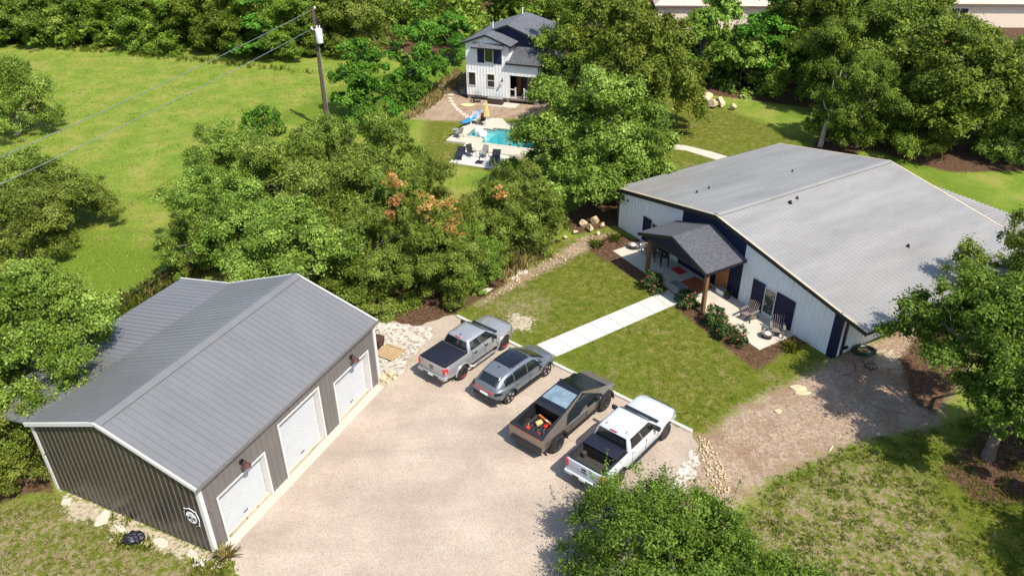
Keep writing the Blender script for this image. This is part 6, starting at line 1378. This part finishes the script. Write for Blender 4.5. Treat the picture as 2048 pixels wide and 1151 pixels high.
sheet('door_rug', [hl(-1.5, 8.35), hl(-.25, 8.35), hl(-.25, 9.9), hl(-1.5, 9.9)], .065, M['rug'], thick=.012, kind=None); tag(bpy.data.objects['door_rug'], 'brown woven rug in front of the house door', 'rug')
sheet('porch_mat', [hl(-2.05, 8.0), hl(-1.56, 8.0), hl(-1.56, 10.2), hl(-2.05, 10.2)], .062, M['rug_grey'], thick=.008, kind=None); tag(bpy.data.objects['porch_mat'], 'long grey mat beside the brown porch rug', 'rug')
sheet('red_mat', [hl(-.95, 10.55), hl(-.3, 10.55), hl(-.3, 11.4), hl(-.95, 11.4)], .065, M['red_plastic'], thick=.012, kind=None); tag(bpy.data.objects['red_mat'], 'red doormat in the porch shade near the tall chairs', 'rug')
t = thing('cool_box', 'white and grey cool box against the navy porch wall', 'cool box', hl(-.35, 7.62, .05), HZ); q = MB(); q.box(-.18, .18, -.28, .28, 0, .30); q.build('box', M['white_plastic'], t, bevel=.03); q = MB(); q.box(-.19, .19, -.29, .29, .301, .36); q.build('lid', M['rug_grey'], t, bevel=.02); q = MB(); q.tube([(0, -.29, .3), (0, -.33, .2), (0, -.30, .12)], .015); q.build('handle', M['black_plastic'], t)
t = thing('flower_pot', 'small planter with green leaves beside the cool box', 'planter', hl(-.4, 7.05, .05), 0); q = MB(); q.lathe([(0, 0), (.13, 0), (.17, .24), (.18, .26), (.15, .26), (.14, .22), (0, .22)], 16, 'z'); q.build('pot', M['brown_box'], t); C = np.array([[0, 0, .34], [.08, .05, .32], [-.07, .03, .36]]); o = bpy.data.objects.new('plant', leaf_mesh('plant', *puff_leaves(C, np.full(3, .13), 240, .035, rng), LEAF['rose'])); COL.objects.link(o); o.parent = t
t = thing('water_bucket', 'white bucket standing by the left fire bowl', 'bucket', hl(-.75, 14.35, .05), 0); q = MB(); q.lathe([(0, 0), (.12, 0), (.15, .32), (.16, .33), (.14, .33), (.11, .03), (0, .03)], 16, 'z'); q.build('bucket_body', M['white_plastic'], t); q = MB(); q.tube([(-.15, 0, .32), (-.1, 0, .2), (.1, -.05, .2), (.15, 0, .32)], .008); q.build('handle', M['steel'], t)
# hoses
q = MB(); c0_ = at(1727, 705)
q.tube([c0_ + Vector(((.55 + .06 * math.sin(a_ * .7)) * math.cos(a_), (.42 + .05 * math.cos(a_ * 1.1)) * math.sin(a_), .05 + .035 * a_ / 6.28)) for a_ in np.linspace(0, 6.28 * 6, 150)], .028, 5); tag(q.build('garden_hose', M['hose']), 'coiled green garden hose by the house corner', 'hose')
q = MB(); pts = [at(x, y, .03) for x, y in ((1706, 715), (1712, 740), (1700, 748), (1685, 749))]; q.tube(pts, .016, 5); pts = [at(x, y, .03) for x, y in ((1722, 716), (1730, 728), (1742, 738), (1756, 735), (1750, 726), (1735, 726), (1728, 733), (1745, 740), (1748, 715))]; q.tube(pts, .016, 5); tag(q.build('garden_hose', M['black_plastic']), 'thin dark hose looping on the dirt below the green coil', 'hose')
# pool side
def lounger(lb, a_, b_, up_):
    p, f = pl(*a_), pl(*b_); h = math.atan2(f.y - p.y, f.x - p.x); t = thing('sun_lounger', lb, 'sun lounger', (p.x, p.y, .06), h, 'black loungers by the pool'); m = M['black_plastic']
    q = MB(); q.box(-1.0, .35, -.34, .34, .28, .34); q.build('seat', m, t, bevel=.02); q = MB(); q.bar((.34, 0, .32), (.98, 0, .32 + up_), .68, .06); q.build('backrest', m, t, bevel=.02)
    for x in (-.85, .6):
        for y in (-.28, .28): q = MB(); q.box(x - .03, x + .03, y - .03, y + .03, 0, .279); q.build('leg', m, t)
lounger('black lounger at the left end of the white terrace', (2.55, -2.95), (2.3, -1.7), .18); lounger('black lounger at the right end of the white terrace', (5.75, -3.2), (5.45, -1.7), .4)
def strap_chair(lb, p, rz, m, cat='chair'):
    t = thing('patio_chair', lb, cat, p, rz); 
    q = MB(); q.bar((-.24, 0, .36), (.26, 0, .42), .5, .03); q.build('seat', m, t); q = MB()
    q = MB(); q.bar((-.24, 0, .36), (-.46, 0, .95), .5, .03, up=(0, 0, 1)); q.build('backrest', m, t)
    for s in (-.27, .27): q = MB(); q.tube([(.32, s, 0), (.28, s, .42), (.2, s, .6), (-.34, s, .6)], .02); q.build('frame', M['dark_metal'], t); q = MB(); q.tube([(-.36, s, 0), (-.1, s, .4)], .02); q.build('leg', M['dark_metal'], t)
strap_chair('black patio chair facing right on the white terrace', pl(3.45, -2.7, .06), R(-60), M['black_plastic']); strap_chair('striped grey patio chair in the middle of the white terrace', pl(4.55, -2.6, .06), R(-110), M['rug_grey'])
t = thing('parasol_stand', 'square black parasol stand on the white terrace', 'parasol stand', pl(4.58, -3.75, .06), FZ); q = MB(); q.box(-.3, .3, -.3, .3, 0, .09); q.build('plate', M['black_plastic'], t, bevel=.015); q = MB(); q.lathe([(.05, .09), (.035, .12), (.03, .45), (0, .45)], 10, 'z'); q.build('tube', M['dark_metal'], t)
t = thing('parasol', 'closed yellow parasol beside the shallow ledge', 'parasol', pl(2.05, 4.35, .16), 0); q = MB(); q.lathe([(.03, 0), (.03, 2.25), (0, 2.3)], 8, 'z'); q.build('pole', M['white_plastic'], t)
q = MB(); rings = []
for r_, z in ((.02, 2.35), (.08, 2.15), (.14, 1.6), (.20, 1.1), (.22, .95)): rings.append([(r_ * (1 + .28 * (-1) ** j) * math.cos(j * math.pi / 8), r_ * (1 + .28 * (-1) ** j) * math.sin(j * math.pi / 8), z) for j in range(16)])
q.loft(rings); q.build('canopy', M['yellow_fabric'], t)
for lb, p, k in (('white square floating seat on the pool ledge', (1.85, 3.0), 0), ('white round drum seat on the pool ledge', (2.45, 2.3), 1)):
    t = thing('pool_seat', lb, 'seat', pl(*p, -.28), FZ); q = MB()
    if k: q.lathe([(0, 0), (.36, 0), (.40, .2), (.40, .62), (.36, .7), (0, .7)], 22, 'z')
    else: q.box(-.30, .30, -.30, .30, 0, .72)
    q.build('cushion', M['white_plastic'], t, bevel=.05 if not k else 0, smooth=40); q = MB()
    if k: q.lathe([(.402, .34), (.408, .36), (.402, .38)], 22, 'z')
    else: q.box(-.306, .306, -.306, .306, .38, .40)
    q.build('seam', M['rug_grey'], t)
def board(lb, a_, b_, z0, z1, w_):
    A, B = pl(*a_, z0), pl(*b_, z1); d = B - A; n = 12; q = MB(); sd_ = Vector((-d.y, d.x, 0)).normalized(); rings = []
    for i in range(n + 1):
        f = i / n; c = A.lerp(B, f) + Vector((0, 0, .25 * (2 * f - 1) ** 4)); hw = w_ * math.sin(math.pi * min(.97, max(.03, f))) ** .5; rings.append([c - sd_ * hw, c - sd_ * hw * .6 + Vector((0, 0, -.09)), c + sd_ * hw * .6 + Vector((0, 0, -.09)), c + sd_ * hw, c + sd_ * hw * .5 + Vector((0, 0, .07)), c - sd_ * hw * .5 + Vector((0, 0, .07))])
    q.loft(rings); o = q.build('paddle_board', M['blue_plastic'], smooth=60); tag(o, lb, 'paddle board')
board('bright blue board lying at the left edge of the pool deck', (.0, 3.3), (.75, 6.0), .42, .75, .34)
slat_chair('white slatted chair behind the blue board', pl(.75, 4.75, .16), FZ + R(-80), M['white_plastic']); strap_chair('brown chair frame left of the yellow parasol', pl(1.45, 4.6, .16), FZ + R(-100), M['rust'])
strap_chair('grey metal chair at the near left corner of the pool deck', pl(.75, .9, .16), FZ + R(160), M['rug_grey']); t = thing('side_table', 'small grey mesh table at the near left corner of the deck', 'table', pl(.35, 1.35, .16), 0); q = MB(); q.lathe([(0, .5), (.32, .5), (.33, .53), (0, .53)], 18, 'z'); q.build('tabletop', M['rug_grey'], t)
for k in range(4): q = MB(); q.bar((.22 * math.cos(k * 1.57), .22 * math.sin(k * 1.57), 0), (.2 * math.cos(k * 1.57), .2 * math.sin(k * 1.57), .5), .03, .03); q.build('leg', M['dark_metal'], t)
q = MB(); q.loft([[pl(6.75 + math.cos(a_) * .0 + f * .9, -2.25 + f * .55, z) for z, f in ((0, 0), (.45, 0))] + [pl(6.75 + f * .9 + .12, -2.25 + f * .55 + .25, z) for z, f in ((.45, 0), (0, 0))] for a_ in (0,)] + [[pl(7.7, -1.7, 0), pl(7.7, -1.7, .45), pl(7.75, -1.45, .45), pl(7.75, -1.45, 0)]]); tag(q.build('low_wall', M['concrete'], bevel=.02), 'short pale concrete wall at the right of the white terrace', 'wall')
# guest house yard
sheet('guest_house_pad', [fl(2.2, -1.5), fl(5.6, -1.5), fl(5.6, -.1), fl(2.2, -.1)], .05, M['concrete'], thick=.08)
t = thing('storage_bench', 'dark brown box bench in front of the guest house', 'bench', fl(3.35, -.75, .05), FZ); q = MB(); q.box(-.75, .75, -.33, .33, 0, .55); q.build('box', M['brown_box'], t, bevel=.015); q = MB(); q.box(-.78, .78, -.36, .36, .551, .61); q.build('lid', M['rug_grey'], t, bevel=.012)
slat_chair('dark grey armchair in front of the guest house', fl(1.35, -.75), FZ + R(-70), M['dark_metal']); slat_chair('grey chair at the left wall of the guest house', fl(-.75, 1.0), FZ + R(200), M['rug_grey'])
q = MB(); rg = random.Random(4); q.loft([[(.75 * math.cos(k * .63) * rg.uniform(.75, 1.2), .5 * math.sin(k * .63) * rg.uniform(.45, .8), z) for k in range(10)] for z in (.02, .1)]); tag(q.build('yellow_tarp', M['yellow_fabric'], None, fl(.9, -2.0), 0), 'yellow cloth lying on the ground by the guest house', 'cloth')
for i, (x, y) in enumerate(((905, 184), (901, 190), (900, 197), (902, 203), (906, 209), (910, 214), (915, 219), (921, 224), (927, 229), (934, 233))):
    q = MB(); q.loft([[(-.28, -.2, 0), (.28, -.2, 0), (.28, .2, 0), (-.28, .2, 0)], [(-.27, -.19, .05), (.27, -.19, .05), (.27, .19, .05), (-.27, .19, .05)]]); tag(q.build('stepping_stone', M['limestone_pale'], None, at(x, y), R(-30 - 6 * i)), '%s stepping stone of the curved path, counted from the guest house corner' % NUM[i], 'stepping stone', 'stepping stones of the curved path')
for i, (x, y, s) in enumerate(((760, 430 + 175, .0),)): pass
t = thing('crate', 'weathered brown crate under the trees behind the far garage corner', 'crate', at(703, 592), GZ); q = MB(); q.box(-.7, .7, -.4, .4, .0, .9); q.build('box', M['pallet_wood'], t, bevel=.01); q = MB(); q.box(-.74, .74, -.44, .44, .901, .95); q.build('lid', M['grey_wood'], t)
